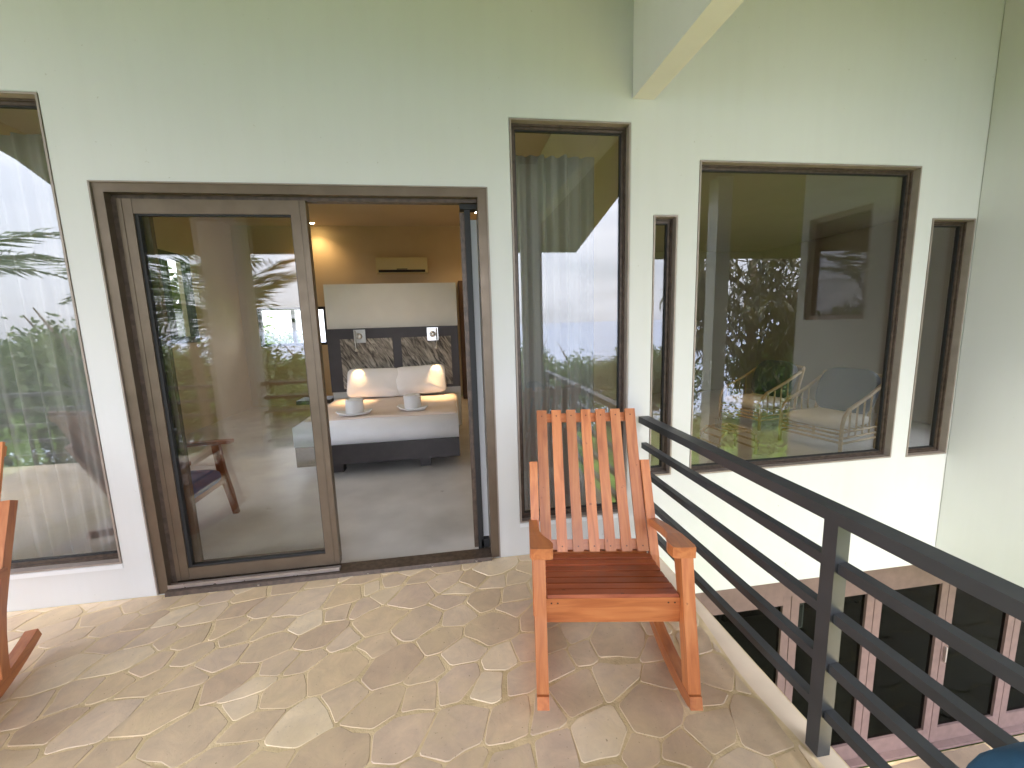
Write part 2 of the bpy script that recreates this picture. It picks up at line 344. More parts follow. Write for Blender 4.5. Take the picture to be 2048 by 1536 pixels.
def sweep(bm, pts, W, Hh):
    """rectangular section swept along pts; W, Hh lists of half-vectors"""
    rings = []
    for p, w_, h_ in zip(pts, W, Hh):
        p = Vector(p); w_ = Vector(w_); h_ = Vector(h_)
        rings.append([bm.verts.new(p + a*w_ + b*h_) for a, b in ((-1, -1), (1, -1), (1, 1), (-1, 1))])
    for a, b in zip(rings, rings[1:]):
        for i in range(4):
            j = (i+1) % 4; bm.faces.new((a[i], a[j], b[j], b[i]))
    bm.faces.new(rings[0][::-1]); bm.faces.new(rings[-1])
def tube(bm, pts, r, n=8):
    pts = [Vector(p) for p in pts]; rings = []
    up = Vector((0, 0, 1))
    for i, p in enumerate(pts):
        t = (pts[min(i+1, len(pts)-1)] - pts[max(i-1, 0)]).normalized()
        a = t.cross(up if abs(t.z) < .95 else Vector((1, 0, 0))).normalized(); b = t.cross(a)
        rr = r[i] if isinstance(r, (list, tuple)) else r
        rings.append([bm.verts.new(p + rr*(math.cos(2*math.pi*k/n)*a + math.sin(2*math.pi*k/n)*b)) for k in range(n)])
    for a, b in zip(rings, rings[1:]):
        for k in range(n):
            j = (k+1) % n; bm.faces.new((a[k], a[j], b[j], b[k]))
    bm.faces.new(rings[0][::-1]); bm.faces.new(rings[-1])
def lathe(bm, c, prof, n=24):
    rings = [[bm.verts.new((c[0]+r*math.cos(2*math.pi*k/n), c[1]+r*math.sin(2*math.pi*k/n), c[2]+z)) for k in range(n)] for r, z in prof]
    for a, b in zip(rings, rings[1:]):
        for k in range(n):
            j = (k+1) % n; bm.faces.new((a[k], a[j], b[j], b[k]))
    bm.faces.new(rings[0][::-1]); bm.faces.new(rings[-1])
def cushion(bm, cx, cyy, cz, sx, sy, sz, n=3.0, seg=14, sag=0.0):
    """superellipsoid pillow centred at c with half sizes s"""
    def f(v, p): return math.copysign(abs(v)**p, v)
    e1, e2 = .75, 2.0/n
    rows = []
    for i in range(1, seg):
        a = -math.pi/2 + math.pi*i/seg; row = []
        for k in range(2*seg):
            b = math.pi*k/seg
            row.append(bm.verts.new((cx + sx*f(math.cos(a), e1*.6)*f(math.cos(b), e2), cyy + sy*f(math.cos(a), e1*.6)*f(math.sin(b), e2), cz + sz*f(math.sin(a), e1))))
        rows.append(row)
    for r0, r1 in zip(rows, rows[1:]):
        for k in range(2*seg):
            j = (k+1) % (2*seg); bm.faces.new((r0[k], r0[j], r1[j], r1[k]))
    bm.faces.new(rows[0][::-1]); bm.faces.new(rows[-1])
def wall(name, axis, lo, hi, us, zs, holes, material, parent=None, kind=None, bev=.006, tops=None):
    """wall slab between lo and hi on axis ('y': u is x, 'x': u is y) with rectangular holes (u0,u1,z0,z1)"""
    U = sorted(set(list(us) + [h[i] for h in holes for i in (0, 1)])); Z = sorted(set(list(zs) + [h[i] for h in holes for i in (2, 3)]))
    U = [u for u in U if us[0] <= u <= us[-1]]; Z = [z for z in Z if zs[0] <= z <= zs[-1]]
    bm = bmesh.new(); cache = {}
    def V(i, k, s):
        key = (i, k, s)
        if key not in cache:
            a = lo if s == 0 else hi
            cache[key] = bm.verts.new((U[i], a, Z[k]) if axis == 'y' else (a, U[i], Z[k]))
        return cache[key]
    def solid(i, k):
        if not (0 <= i < len(U)-1 and 0 <= k < len(Z)-1): return False
        uc, zc = (U[i]+U[i+1])/2, (Z[k]+Z[k+1])/2
        return not any(h[0] < uc < h[1] and h[2] < zc < h[3] for h in holes)
    for i in range(len(U)-1):
        for k in range(len(Z)-1):
            if not solid(i, k): continue
            for s in (0, 1): bm.faces.new((V(i, k, s), V(i+1, k, s), V(i+1, k+1, s), V(i, k+1, s)))
            if not solid(i-1, k): bm.faces.new((V(i, k, 0), V(i, k+1, 0), V(i, k+1, 1), V(i, k, 1)))
            if not solid(i+1, k): bm.faces.new((V(i+1, k, 0), V(i+1, k+1, 0), V(i+1, k+1, 1), V(i+1, k, 1)))
            if not solid(i, k-1): bm.faces.new((V(i, k, 0), V(i+1, k, 0), V(i+1, k, 1), V(i, k, 1)))
            if not solid(i, k+1): bm.faces.new((V(i, k+1, 0), V(i+1, k+1, 0), V(i+1, k+1, 1), V(i, k+1, 1)))
    o = link(name, bm, material, parent, kind=kind)
    if bev:
        md = o.modifiers.new('edge', 'BEVEL'); md.width = bev; md.segments = 2; md.limit_method = 'ANGLE'; md.angle_limit = R(30)
    return o
def copy_tree(o, parent=None):
    c = o.copy(); COL.objects.link(c); c.parent = parent
    for ch in list(o.children): copy_tree(ch, c)
    return c

# ------------------------------------------------------------------ ground, sea
W = 2.7                    # facade plane (Y)
def ground_h(x, y):
    d = -y - 5.0
    h = -2.95
    if d > 0: h -= min(d, 12)*.10 + max(0, d-8)*.30
    return h
bm = bmesh.new()
ys = [60, 30, 15, 9, 5, 1, -2, -5, -8, -12, -17, -24, -34, -50, -75, -110, -170, -260]
xs = [-260, -150, -90, -55, -35, -22, -14, -8, -3, 2, 8, 14, 22, 35, 55, 90, 150, 260]
gv = [[bm.verts.new((x, y, ground_h(x, y) + (rng.normal(0, .35) if y < -9 or abs(x) > 20 else 0) - (.0 if y < 20 else 0))) for x in xs] for y in ys]
for i in range(len(ys)-1):
    for k in range(len(xs)-1): bm.faces.new((gv[i][k], gv[i][k+1], gv[i+1][k+1], gv[i+1][k]))
GRASS = mat('lawn_grass', (.115, .205, .016), .9, var=.35, scale=.9, bump=.5, bscale=9, bdist=.1, detail=8)
link('ground', bm, GRASS, kind='structure', smooth=True)
SEA = mat('hazy_sea_water', (.30, .34, .42), .4, var=.1, scale=.01)  # haze and overcast sheen are painted into the pale water colour
bm = bmesh.new(); q = [bm.verts.new(c) for c in ((-14000, -20000, -70), (14000, -20000, -70), (14000, 3000, -70), (-14000, 3000, -70))]; bm.faces.new(q)
link('sea', bm, SEA, kind='structure')

# ------------------------------------------------------------------ house shell
house = empty('house', (0, W, -2.85), 'white rendered hillside house with bronze framed glazing and roofed upper terrace', 'house')
DOOR = (-1.905, .267, 0.0, 2.464)
TALL = (.42, 1.206, .24, 2.872)
NARROW = (1.372, 1.545, .50, 2.312)
BIG = (1.69, 3.42, .483, 2.661)
RNAR = (3.56, 3.945, .475, 2.305)
LEFT = (-3.42, -2.073, .235, 2.90)
wall('facade_wall', 'y', W, W+.13, (-7.0, 7.0), (-.484, 4.245), [DOOR, TALL, NARROW, BIG, RNAR, LEFT], STUCCO, house)
SW = (1.36, 2.05, 1.565, 2.645)
wall('side_wall', 'x', 3.95, 4.17, (1.26, W-.003), (-.484, 3.84), [SW], STUCCO_S, house)
box('beam', (1.214, 1.358, -.28, W-.002, 3.01, 3.68), STUCCO, house, bev=.006)
# sloping terrace roof, its rake at X = 2.70 and its eave at Y = -3.15
def roof_z(y, y0=-3.15, z0=3.055, s=.21): return z0 + s*(y-y0)
bm = bmesh.new()
pl = [(-4.85, W-.004), (-4.83, -.3), (-4.95, -.9), (-5.25, -1.45), (-5.8, -2.2), (-6.6, -3.15), (2.70, -3.15), (2.70, .35), (2.74, .52), (2.86, .64), (3.05, .68), (3.24, .64), (3.36, .5), (3.395, .35), (3.395, W-.004)]  # inner end of the notch is shaped to let skylight reach the wall
lo_ = [bm.verts.new((x, y, roof_z(y))) for x, y in pl]; hi_ = [bm.verts.new((x, y, roof_z(y)+.2)) for x, y in pl]
bm.faces.new(lo_); bm.faces.new(hi_[::-1])
for i in range(len(pl)): j = (i+1) % len(pl); bm.faces.new((lo_[i], lo_[j], hi_[j], hi_[i]))
link('terrace_roof', bm, SOFFIT, house)
bm = bmesh.new()
pl = [(3.40, W-.004), (3.40, -.4), (3.95, -3.25), (9.5, -3.25), (9.5, W-.004)]
rz2 = lambda y: roof_z(y) - .12
lo_ = [bm.verts.new((x, y, rz2(y))) for x, y in pl]; hi_ = [bm.verts.new((x, y, rz2(y)+.2)) for x, y in pl]
bm.faces.new(lo_); bm.faces.new(hi_[::-1])
for i in range(5): j = (i+1) % 5; bm.faces.new((lo_[i], lo_[j], hi_[j], hi_[i]))
link('wing_roof', bm, SOFFIT, house)
box('wing_wall', (4.19, 7.0, 1.26, 1.48, -.484, 3.84), STUCCO_S, house, bev=.006)
box('flat_roof', (-7.0, 7.0, W+.132, 12.2, 4.25, 4.45), SOFFIT, house)
for x0, x1, yb in ((-2.95, -2.45, -.30), (.99, 1.26, -.15)):
    box('column', (x0, x1, yb, -.04, -2.94, roof_z(-.3)-.002), STUCCO, house, bev=.006)
box('column', (-6.3, -5.95, -.30, .0, -2.94, 3.4), STUCCO, house, bev=.006)
box('column', (3.77, 3.98, -.22, .0, -2.94, rz2(-.22)-.004), STUCCO, house, bev=.006)

def window(b, name='window', sill=True, label=None, y=W, pane=PANE, lin=.046):
    """casing lining the opening flush with the wall face, dark inner frame, pane, sill"""
    x0, x1, z0, z1 = b
    g = .0015
    bm = bmesh.new(); t = .012
    bx(bm, x0+g, x0+t, y-.003, y+.075, z0+g, z1-g); bx(bm, x1-t, x1-g, y-.003, y+.075, z0+g, z1-g)
    bx(bm, x0+t, x1-t, y-.003, y+.075, z1-t, z1-g); bx(bm, x0+t, x1-t, y-.003, y+.075, z0+g, z0+t)
    wn = link(name, bm, CASING, house)
    if label: wn['label'] = label
    bm = bmesh.new(); f = .028; a = y+lin
    X0, X1, Z0, Z1 = x0+t, x1-t, z0+t, z1-t
    for (fa, fb, dd) in ((0, .012, 0.0), (.012, f, .012)):
        for c in ((X0+fa, X0+fb, Z0+fa, Z1-fa), (X1-fb, X1-fa, Z0+fa, Z1-fa), (X0+fb, X1-fb, Z1-fb, Z1-fa), (X0+fb, X1-fb, Z0+fa, Z0+fb)):
            bx(bm, c[0], c[1], a+dd, a+.05, c[2], c[3])
    link('frame', bm, DARKFR, wn)
    bm = bmesh.new(); gq = .006
    P0, P1, Q0, Q1 = X0+f, X1-f, Z0+f, Z1-f
    for c in ((P0, P0+gq, Q0, Q1), (P1-gq, P1, Q0, Q1), (P0+gq, P1-gq, Q1-gq, Q1), (P0+gq, P1-gq, Q0, Q0+gq)):
        bx(bm, c[0], c[1], a+.020, a+.045, c[2], c[3])
    link('gasket', bm, GASKET, wn)
    box('pane', (P0+.002, P1-.002, a+.028, a+.034, Q0+.002, Q1-.002), pane, wn)
    if sill:
        bm = bmesh.new()
        hexa(bm, [(x0-.002, y-.006, z0-.03), (x1+.002, y-.006, z0-.03), (x1+.002, y+.04, z0-.03), (x0-.002, y+.04, z0-.03), (x0-.002, y-.006, z0-.004), (x1+.002, y-.006, z0-.004), (x1+.002, y+.04, z0-.001), (x0-.002, y+.04, z0-.001)])
        link('sill', bm, CASING if sill == 2 else PLASTER_B, wn)
    return wn
window(LEFT, label='full height bronze window with sheer curtain')
window(TALL, label='tall fixed bronze window with drawn voile')
window(NARROW, sill=False, label='narrow slit window with bronze frame')
window(BIG, sill=False, label='large square picture window of the right wing')
window(RNAR, sill=False, label='narrow dark window in the inner corner')
# window of the side wall (faces the terrace)
bm = bmesh.new(); y0, y1, z0, z1 = SW
for c in ((y0, y0+.05, z0, z1), (y1-.05, y1, z0, z1), (y0+.05, y1-.05, z1-.05, z1), (y0+.05, y1-.05, z0, z0+.05)):
    bx(bm, 3.985, 4.06, c[0]+.001, c[1]-.001, c[2]+.001, c[3]-.001)
sw = link('window', bm, CASING, house)
box('pane', (4.02, 4.026, y0+.052, y1-.052, z0+.052, z1-.052), PANE, sw)
box('room_screen', (4.10, 4.12, y0-.0+.01, y1-.01, z0+.01, z1-.01), TAUPEWALL, sw)

# ---- sliding door
x0, x1, z0, z1 = DOOR
bm = bmesh.new(); fw = .058
bx(bm, x0+.001, x0+fw, W+.006, W+.15, .001, z1-.001); bx(bm, x1-fw, x1-.001, W+.006, W+.15, .001, z1-.001); bx(bm, x0+fw, x1-fw, W+.006, W+.15, z1-.052, z1-.001)
door = link('sliding_door', bm, BRONZE, house); door['label'] = 'bronze sliding glass door with its right half open'
bm = bmesh.new()   # thin edge strip proud of the wall and the inner dark channel
bx(bm, x0-.006, x0+.002, W-.004, W+.004, .002, z1+.004); bx(bm, x1-.002, x1+.006, W-.004, W+.004, .002, z1+.004); bx(bm, x0+.002, x1-.002, W-.004, W+.004, z1-.002, z1+.005)
link('edge_trim', bm, CASING, door)
bm = bmesh.new(); a, b_ = x0+fw, x1-fw
bx(bm, a, a+.030, W+.05, W+.12, .03, z1-.07); bx(bm, a, b_, W+.06, W+.12, z1-.072, z1-.052)
link('channel', bm, DARKFR, door)
# fixed leaf
lx0, lx1 = x0+fw+.030, -.815
bm = bmesh.new(); sw_ = .075
bx(bm, lx0, lx0+sw_, W+.045, W+.095, .055, z1-.075); bx(bm, lx1-sw_-.012, lx1, W+.045, W+.095, .055, z1-.075)
bx(bm, lx0+sw_, lx1-sw_-.012, W+.047, W+.093, z1-.155, z1-.075); bx(bm, lx0+sw_, lx1-sw_-.012, W+.047, W+.093, .055, .135)
bx(bm, lx0+.022, lx0+.026, W+.042, W+.046, .056, z1-.08)
bx(bm, lx1-.040, lx1-.034, W+.042, W+.046, .056, z1-.08)
leaf = link('leaf_frame', bm, BRONZE, door)
bm = bmesh.new(); P0, P1, Q0, Q1 = lx0+sw_, lx1-sw_-.012, .135, z1-.155; gq = .013
for c in ((P0, P0+gq*1.5, Q0, Q1), (P1-gq*.5, P1, Q0, Q1), (P0+gq*1.5, P1-gq*.5, Q1-gq*.7, Q1), (P0+gq*1.5, P1-gq*.5, Q0, Q0+gq)):
    bx(bm, c[0]+.0005, c[1]-.0005, W+.055, W+.085, c[2]+.0005, c[3]-.0005)
link('gasket', bm, GASKET, door)
box('pane', (P0+.004, P1-.004, W+.066, W+.072, Q0+.004, Q1-.004), PANE_D, door)
# second leaf slid behind the first
bm = bmesh.new()
bx(bm, lx0+.05, lx0+.115, W+.108, W+.143, .055, z1-.08); bx(bm, lx1-.075, lx1-.012, W+.108, W+.143, .055, z1-.08)
bx(bm, lx0+.115, lx1-.075, W+.109, W+.142, z1-.15, z1-.08); bx(bm, lx0+.115, lx1-.075, W+.109, W+.142, .055, .13)
link('leaf_frame', bm, BRONZE, door)
box('pane', (lx0+.117, lx1-.077, W+.122, W+.128, .132, z1-.152), PANE_D, door)
bm = bmesh.new()
hexa(bm, [(a, W-.035, .0), (b_, W-.035, .0), (b_, W+.09, .0), (a, W+.09, .0), (a, W-.028, .026), (b_, W-.028, .026), (b_, W+.09, .03), (a, W+.09, .03)])
link('threshold', bm, DARKFR, door, bev=.003)
bm = bmesh.new(); bx(bm, a+.002, lx1+.005, W-.002, W+.04, .0305, .042); bx(bm, a+.002, lx1+.005, W-.002, W+.004, .042, .056); bx(bm, a+.002, lx1+.005, W+.028, W+.033, .042, .05)
link('track', bm, ALU, door)
for sx in (-1.3, -.62, -.2, .1):
    bm = bmesh.new(); lathe(bm, (sx, W-.036, .013), [(.006, -.003), (.006, .003)], 8); link('screw', bm, ALU, door)
# roller insect screen cassette at the right jamb
sc_ = box('insect_screen', (.128, .165, W+.10, W+.16, .003, 2.36), GASKET, door, bev=.004)
box('pull_bar', (.098, .1275, W+.115, W+.15, .03, 2.345), DARKFR, sc_, bev=.003)
box('bracket', (.10, .207, W+.09, W+.17, 2.361, 2.40), GASKET, sc_, bev=.004)
box('foot', (.15, .206, W+.10, W+.15, .031, .09), GASKET, sc_, bev=.008)
box('jamb_lining', (.1665, .208, W+.152, W+.249, .031, 2.31), PLASTER_B, door)

# ---- lower storey folding doors
LY = 3.05; LF = -2.85
ld = empty('folding_door', (3.9, LY, LF), 'row of mauve framed folding glass doors on the lower patio', 'glass door')
bm = bmesh.new(); bx(bm, 1.5, 8.2, LY-.01, LY+.13, -.90, -.50); bx(bm, 1.5, 8.2, LY-.06, LY+.13, LF+.002, LF+.03)
link('head_frame', bm, MAUVE, ld, bev=.006)
bnd = [1.22, 2.10, 2.965, 3.86, 4.70, 5.57, 6.45, 7.32, 8.18]
for i, (a, b_) in enumerate(zip(bnd, bnd[1:])):
    if i == 0: a = 1.5
    bm = bmesh.new(); s_ = .085; t0, t1 = LF+.035, -.905
    bx(bm, a+.004, a+s_, LY, LY+.05, t0, t1); bx(bm, b_-s_, b_-.004, LY, LY+.05, t0, t1)
    bx(bm, a+s_, b_-s_, LY+.001, LY+.049, t1-.09, t1); bx(bm, a+s_, b_-s_, LY+.001, LY+.049, t0, t0+.17)
    lf = link('leaf_frame', bm, MAUVE, ld, bev=.004)
    box('pane', (a+s_+.001, b_-s_-.001, LY+.022, LY+.028, t0+.171, t1-.091), PANE_L, lf)
    if i == 4:
        box('handle', (a+.034, a+.050, LY-.022, LY-.001, -1.86, -1.70), CHROME, lf, bev=.004)

# ------------------------------------------------------------------ interior shells
def struct(name, b, m_): return box(name, b, m_, kind='structure')
struct('bedroom_floor', (-4.3, 1.25, W+.132, 9.5, -.25, 0.0), CONCRETE)
struct('doorway_floor', (-1.9, .262, W+.003, W+.1315, -.25, -.004), CONCRETE)
struct('bedroom_ceiling', (-4.3, 1.25, W+.132, 9.5, 3.75, 3.9), CEIL)
BW = (-4.0, -2.62, 1.28, 2.10)
wall('bedroom_wall', 'y', 9.5, 9.7, (-4.3, 1.25), (0, 3.75), [BW], OCHRE, kind='structure', bev=.004)
LWN = (6.75, 7.95, 1.46, 2.90)
wall('bedroom_wall', 'x', -4.52, -4.302, (W+.132, 9.7), (-.25, 3.9), [LWN, (3.3, 5.3, .25, 2.7)], OCHRE, kind='structure', bev=.004)  # second opening is added out of view to bring daylight to the bed
struct('bedroom_wall', (1.252, 1.335, W+.132, 9.7, -.25, 3.9), OCHRE)
struct('lounge_floor', (1.337, 7.0, W+.132, 8.4, -.30, 0.0), CONCRETE)
struct('lounge_ceiling', (1.337, 7.0, W+.132, 8.4, 3.0, 3.15), TAUPEWALL)
struct('lounge_wall', (1.337, 7.0, 8.402, 8.6, -.3, 3.15), TAUPEWALL)
wall('lounge_wall', 'x', 6.8, 7.0, (W+.14, 8.4), (0.001, 2.999), [(2.95, 4.5, .7, 2.4)], TAUPEWALL, kind='structure')  # opening added out of view to daylight the rattan chairs
struct('lower_room_floor', (1.4, 8.2, LY+.131, 8, LF-.2, LF), mat('olive_screed', (.17, .16, .125), .5, var=.15, scale=3))
struct('lower_room_wall', (1.4, 8.2, 6.5, 6.7, LF+.001, -.485), mat('dark_lower_wall', (.05, .05, .045), .8, var=.1))
struct('lower_room_wall', (8.2, 8.4, LY+.14, 6.7, LF-.1, -.31), TAUPEWALL)
struct('lower_room_ceiling', (1.4, 8.2, W+.132, 6.5, -.484, -.31), TAUPEWALL)
struct('lower_room_wall', (1.2, 1.398, W+.0, 8, LF-.1, -.31), STUCCO)

def strip_window(axis, pos, b, parent, label, t=.06):
    u0, u1, z0, z1 = b
    bm = bmesh.new()
    cells = [(u0+.002, u0+t, z0, z1), (u1-t, u1-.002, z0, z1), (u0+t, u1-t, z1-t, z1), (u0+t, u1-t, z0, z0+t), ((u0+u1)/2-.03, (u0+u1)/2+.03, z0+t, z1-t)]
    for c in cells:
        if axis == 'y': bx(bm, c[0], c[1], pos, pos+.08, c[2]+.002, c[3]-.002)
        else: bx(bm, pos, pos+.08, c[0], c[1], c[2]+.002, c[3]-.002)
    wn = link('window', bm, GASKET, parent); wn['label'] = label
    for a, b_ in ((u0+t, (u0+u1)/2-.03), ((u0+u1)/2+.03, u1-t)):
        c = (a+.002, b_-.002, pos+.03, pos+.036, z0+t+.002, z1-t-.002)
        box('pane', c if axis == 'y' else (c[2], c[3], c[0], c[1], c[4], c[5]), PANE_D, wn)
strip_window('y', 9.54, BW, house, 'low strip window in the back wall of the bedroom')
strip_window('x', -4.385, LWN, house, 'dark framed window in the left wall of the bedroom', .11)

# ------------------------------------------------------------------ terrace floor with flagstones
SLAB = mat('slab_render', (.78, .77, .74), .8, var=.04)
terrace = struct('terrace_floor', (-7.0, 1.362, -.42, W-.002, -.32, -.014), SLAB)
bm = bmesh.new(); bx(bm, -7.0, 1.358, -.416, W-.0025, -.0135, -.0016); mo = link('mortar_bed', bm, MORTAR, terrace)
# smooth screed margin along the open edge
def edge_x(y): return 1.275 + .016*math.sin(3.1*y+.6) + .012*math.sin(7.3*y)
bm = bmesh.new(); pr = None
for k in range(60):
    y = -.41 + k*(W+.40)/59; y = min(y, W-.003)
    v = [bm.verts.new((edge_x(y)-.012, y, -.0024)), bm.verts.new((edge_x(y)+.004, y, -.0008)), bm.verts.new((1.350, y, .0004)), bm.verts.new((1.3615, y, -.008))]
    if pr:
        for i in range(3): bm.faces.new((pr[i], pr[i+1], v[i+1], v[i]))
    pr = v
link('edge_screed', bm, SCREED, terrace, smooth=True)

def clip(poly, n, c):
    outp = []
    for i in range(len(poly)):
        p, q = poly[i], poly[(i+1) % len(poly)]
        dp, dq = p[0]*n[0]+p[1]*n[1]-c, q[0]*n[0]+q[1]*n[1]-c
        if dp <= 0: outp.append(p)
        if (dp < 0 < dq) or (dq < 0 < dp):
            t = dp/(dp-dq); outp.append((p[0]+t*(q[0]-p[0]), p[1]+t*(q[1]-p[1])))
    return outp
def voronoi(seeds, bounds, A, wts):
    """weighted cells in a sheared metric; A maps world to metric space"""
    S = seeds @ A.T; Ai = np.linalg.inv(A); cells = []
    bb = [np.array(c) @ A.T for c in ((bounds[0], bounds[2]), (bounds[1], bounds[2]), (bounds[1], bounds[3]), (bounds[0], bounds[3]))]
    for i, s in enumerate(S):
        poly = [tuple(c) for c in bb]
        dd = ((S-s)**2).sum(1); order = np.argsort(dd)[1:26]
        for j in order:
            nvec = S[j]-s; c = ((S[j]**2).sum()-(s**2).sum() + wts[i]-wts[j])/2
            poly = clip(poly, nvec, c)
            if len(poly) < 3: break
        if len(poly) >= 3: cells.append((i, [tuple(np.array(p) @ Ai.T) for p in poly]))
    return cells
def area(p): return .5*abs(sum(p[i][0]*p[(i+1) % len(p)][1]-p[(i+1) % len(p)][0]*p[i][1] for i in range(len(p))))
def stone_poly(poly, rr, gap):
    """inset the cell by uneven gaps, then wobble and round its outline"""
    c = np.mean(poly, 0); P = [tuple(p) for p in poly]
    pts = P
    for i in range(len(P)):
        p, q = np.array(P[i]), np.array(P[(i+1) % len(P)]); e = q-p; ln = np.hypot(*e)
        if ln < 1e-4: continue
        n = np.array((e[1], -e[0]))/ln
        if np.dot(n, p-c) < 0: n = -n
        g = gap*rr.choice([.35, .6, .9, 1.3, 2.3], p=[.42, .22, .16, .10, .10])
        a = rr.normal(0, .07); n2 = np.array((n[0]*math.cos(a)-n[1]*math.sin(a), n[0]*math.sin(a)+n[1]*math.cos(a)))
        mid = (p+q)/2
        pts = clip(pts, n2, float(np.dot(n2, mid))-g)
        if len(pts) < 3: return None
    pts = [p for i, p in enumerate(pts) if np.hypot(p[0]-pts[i-1][0], p[1]-pts[i-1][1]) > .012]
    if len(pts) < 3: return None
    res = []
    for i in range(len(pts)):
        p, q, o_ = np.array(pts[i]), np.array(pts[(i+1) % len(pts)]), np.array(pts[i-1])
        l1, l2 = np.hypot(*(q-p)), np.hypot(*(o_-p)); k1 = min(.009, l1*.25); k2 = min(.009, l2*.25)
        res.append(p+(o_-p)/l2*k2); res.append(p+(q-p)/l1*k1)
        m_ = max(0, int(l1/.07)-1); e = (q-p); n = np.array((e[1], -e[0]))/max(l1, 1e-6)
        bow = rr.normal(0, .05)*l1*.35
        for s in range(1, m_+1):
            t = s/(m_+1); res.append(p+e*t + n*(bow*4*t*(1-t) + rr.normal(0, .005)))
    return res
def stone_mesh(bm, pts, top, low):
    c = np.mean(pts, 0)
    tv = []; bv = []
    tilt = rng.normal(0, .003, 2)
    for p in pts:
        dv = c-p; ln = np.hypot(*dv); i_ = p + dv/ln*min(.0035, ln*.2)
        zz = top + tilt[0]*(p[0]-c[0]) + tilt[1]*(p[1]-c[1])
        tv.append(bm.verts.new((i_[0], i_[1], zz))); bv.append(bm.verts.new((p[0], p[1], low)))
    bm.faces.new(tv)
    for i in range(len(pts)): j = (i+1) % len(pts); bm.faces.new((bv[i], bv[j], tv[j], tv[i]))
def poisson(x0, x1, y0, y1, r, n):
    pts = []; tries = 0
    while len(pts) < n and tries < 60000:
        tries += 1; q = np.array((rng.uniform(x0, x1), rng.uniform(y0, y1))); rr = r*(.5+.95*rng.random())
        if all(np.hypot(*(q-p[0])) > .5*(rr+p[1]) for p in pts): pts.append((q, rr))
    return pts
sh = R(28); A = np.array([[math.cos(sh), math.sin(sh)], [-math.sin(sh), math.cos(sh)]]); A = np.diag([.80, 1.12]) @ A
seeds = poisson(-3.1, 1.37, .50, 2.74, .20, 620)
S = np.array([p[0] for p in seeds]); wts = np.array([(p[1]*.42)**2 for p in seeds])
cells = voronoi(S, (-3.15, 1.33, .45, W-.008), A, wts)
ar = sorted([area(c[1]) for c in cells], reverse=True)
cut = ar[285] if len(ar) > 290 else 0.0
rest = bmesh.new(); nrest = 0
for i, c in cells:
    cx_ = np.mean(c, 0)
    c2 = clip(c, (1, 0), edge_x(cx_[1])-.02)
    if len(c2) < 3 or area(c2) < .0012: continue
    pts = stone_poly(c2, rng, .0058)
    if not pts: continue
    top = .0006 + rng.uniform(-.0010, .0014)
    if area(c2) >= cut:
        bm = bmesh.new(); stone_mesh(bm, pts, top, -.0024); link('flagstone', bm, STONE, terrace)
    else: stone_mesh(rest, pts, top, -.0024); nrest += 1
seeds = poisson(-6.9, -3.15, -.4, 2.7, .40, 130) + poisson(-3.15, 1.2, -.4, .42, .3, 60)
S = np.array([p[0] for p in seeds]); wts = np.zeros(len(S))
for i, c in voronoi(S, (-6.95, 1.2, -.41, W-.01), A, wts):
    c2 = c
    m_ = np.mean(c, 0)
    if m_[0] > -3.17 and m_[1] > .44: continue
    if m_[0] > -3.17: c2 = clip(c, (0, 1), .445)
    else: c2 = clip(c, (1, 0), -3.155)
    if len(c2) < 3 or area(c2) < .002: continue
    pts = stone_poly(c2, rng, .010)
    if pts: stone_mesh(rest, pts, .0005, -.0024); nrest += 1
link('flagstone', rest, STONE, terrace, kind='stuff')

# lower patio
patio = struct('patio', (1.398, 8.5, -3.6, LY-.062, LF-.3, LF-.013), MORTAR)
seeds = poisson(1.4, 8.4, .2, 2.98, .5, 90)
S = np.array([p[0] for p in seeds]); wts = np.zeros(len(S))
prest = bmesh.new()
for i, c in voronoi(S, (1.4, 8.45, .1, LY-.065), A, wts):
    pts = stone_poly(c, rng, .014)
    if not pts: continue
    m_ = np.mean(c, 0)
    if m_[1] > 1.9 and 3.0 < m_[0] < 7.0:
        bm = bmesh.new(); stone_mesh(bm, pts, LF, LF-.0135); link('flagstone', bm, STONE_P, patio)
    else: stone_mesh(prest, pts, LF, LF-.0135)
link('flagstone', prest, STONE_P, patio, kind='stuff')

# ------------------------------------------------------------------ railings
BARS = ((.737, .797), (.548, .606), (.350, .408), (.160, .216))
rail = empty('railing', (1.297, 1.2, 0), 'charcoal metal railing running from the house wall along the open edge beside the rocking chair', 'railing')
box('top_rail', (1.262, 1.334, -.01, 2.648, .922, .966), CHARCOAL, rail, bev=.003)
py = [2.62, 1.172, -.01]
for yc in py[1:]:
    box('post', (1.271, 1.323, yc-.027, yc+.027, .0, .9215), CHARCOAL, rail, bev=.002)
for z0, z1 in BARS:
    for a, b_ in ((py[1]+.0275, 2.642), (py[2]+.0275, py[1]-.0275)):
        box('bar', (1.283, 1.321, a, b_, z0+.003, z1-.018), CHARCOAL, rail, bev=.002)
frail = empty('railing', (-1, -.2, 0), 'charcoal metal railing along the seaward edge of the terrace', 'railing')
for (xa, xb) in ((-5.94, -2.955), (-2.445, .985)):
    box('top_rail', (xa, xb, -.225, -.155, .922, .966), CHARCOAL, frail, bev=.003)
    for z0, z1 in BARS: box('bar', (xa, xb, -.21, -.172, z0+.003, z1-.018), CHARCOAL, frail)
    box('post', ((xa+xb)/2-.026, (xa+xb)/2+.026, -.216, -.166, 0, .9215), CHARCOAL, frail)

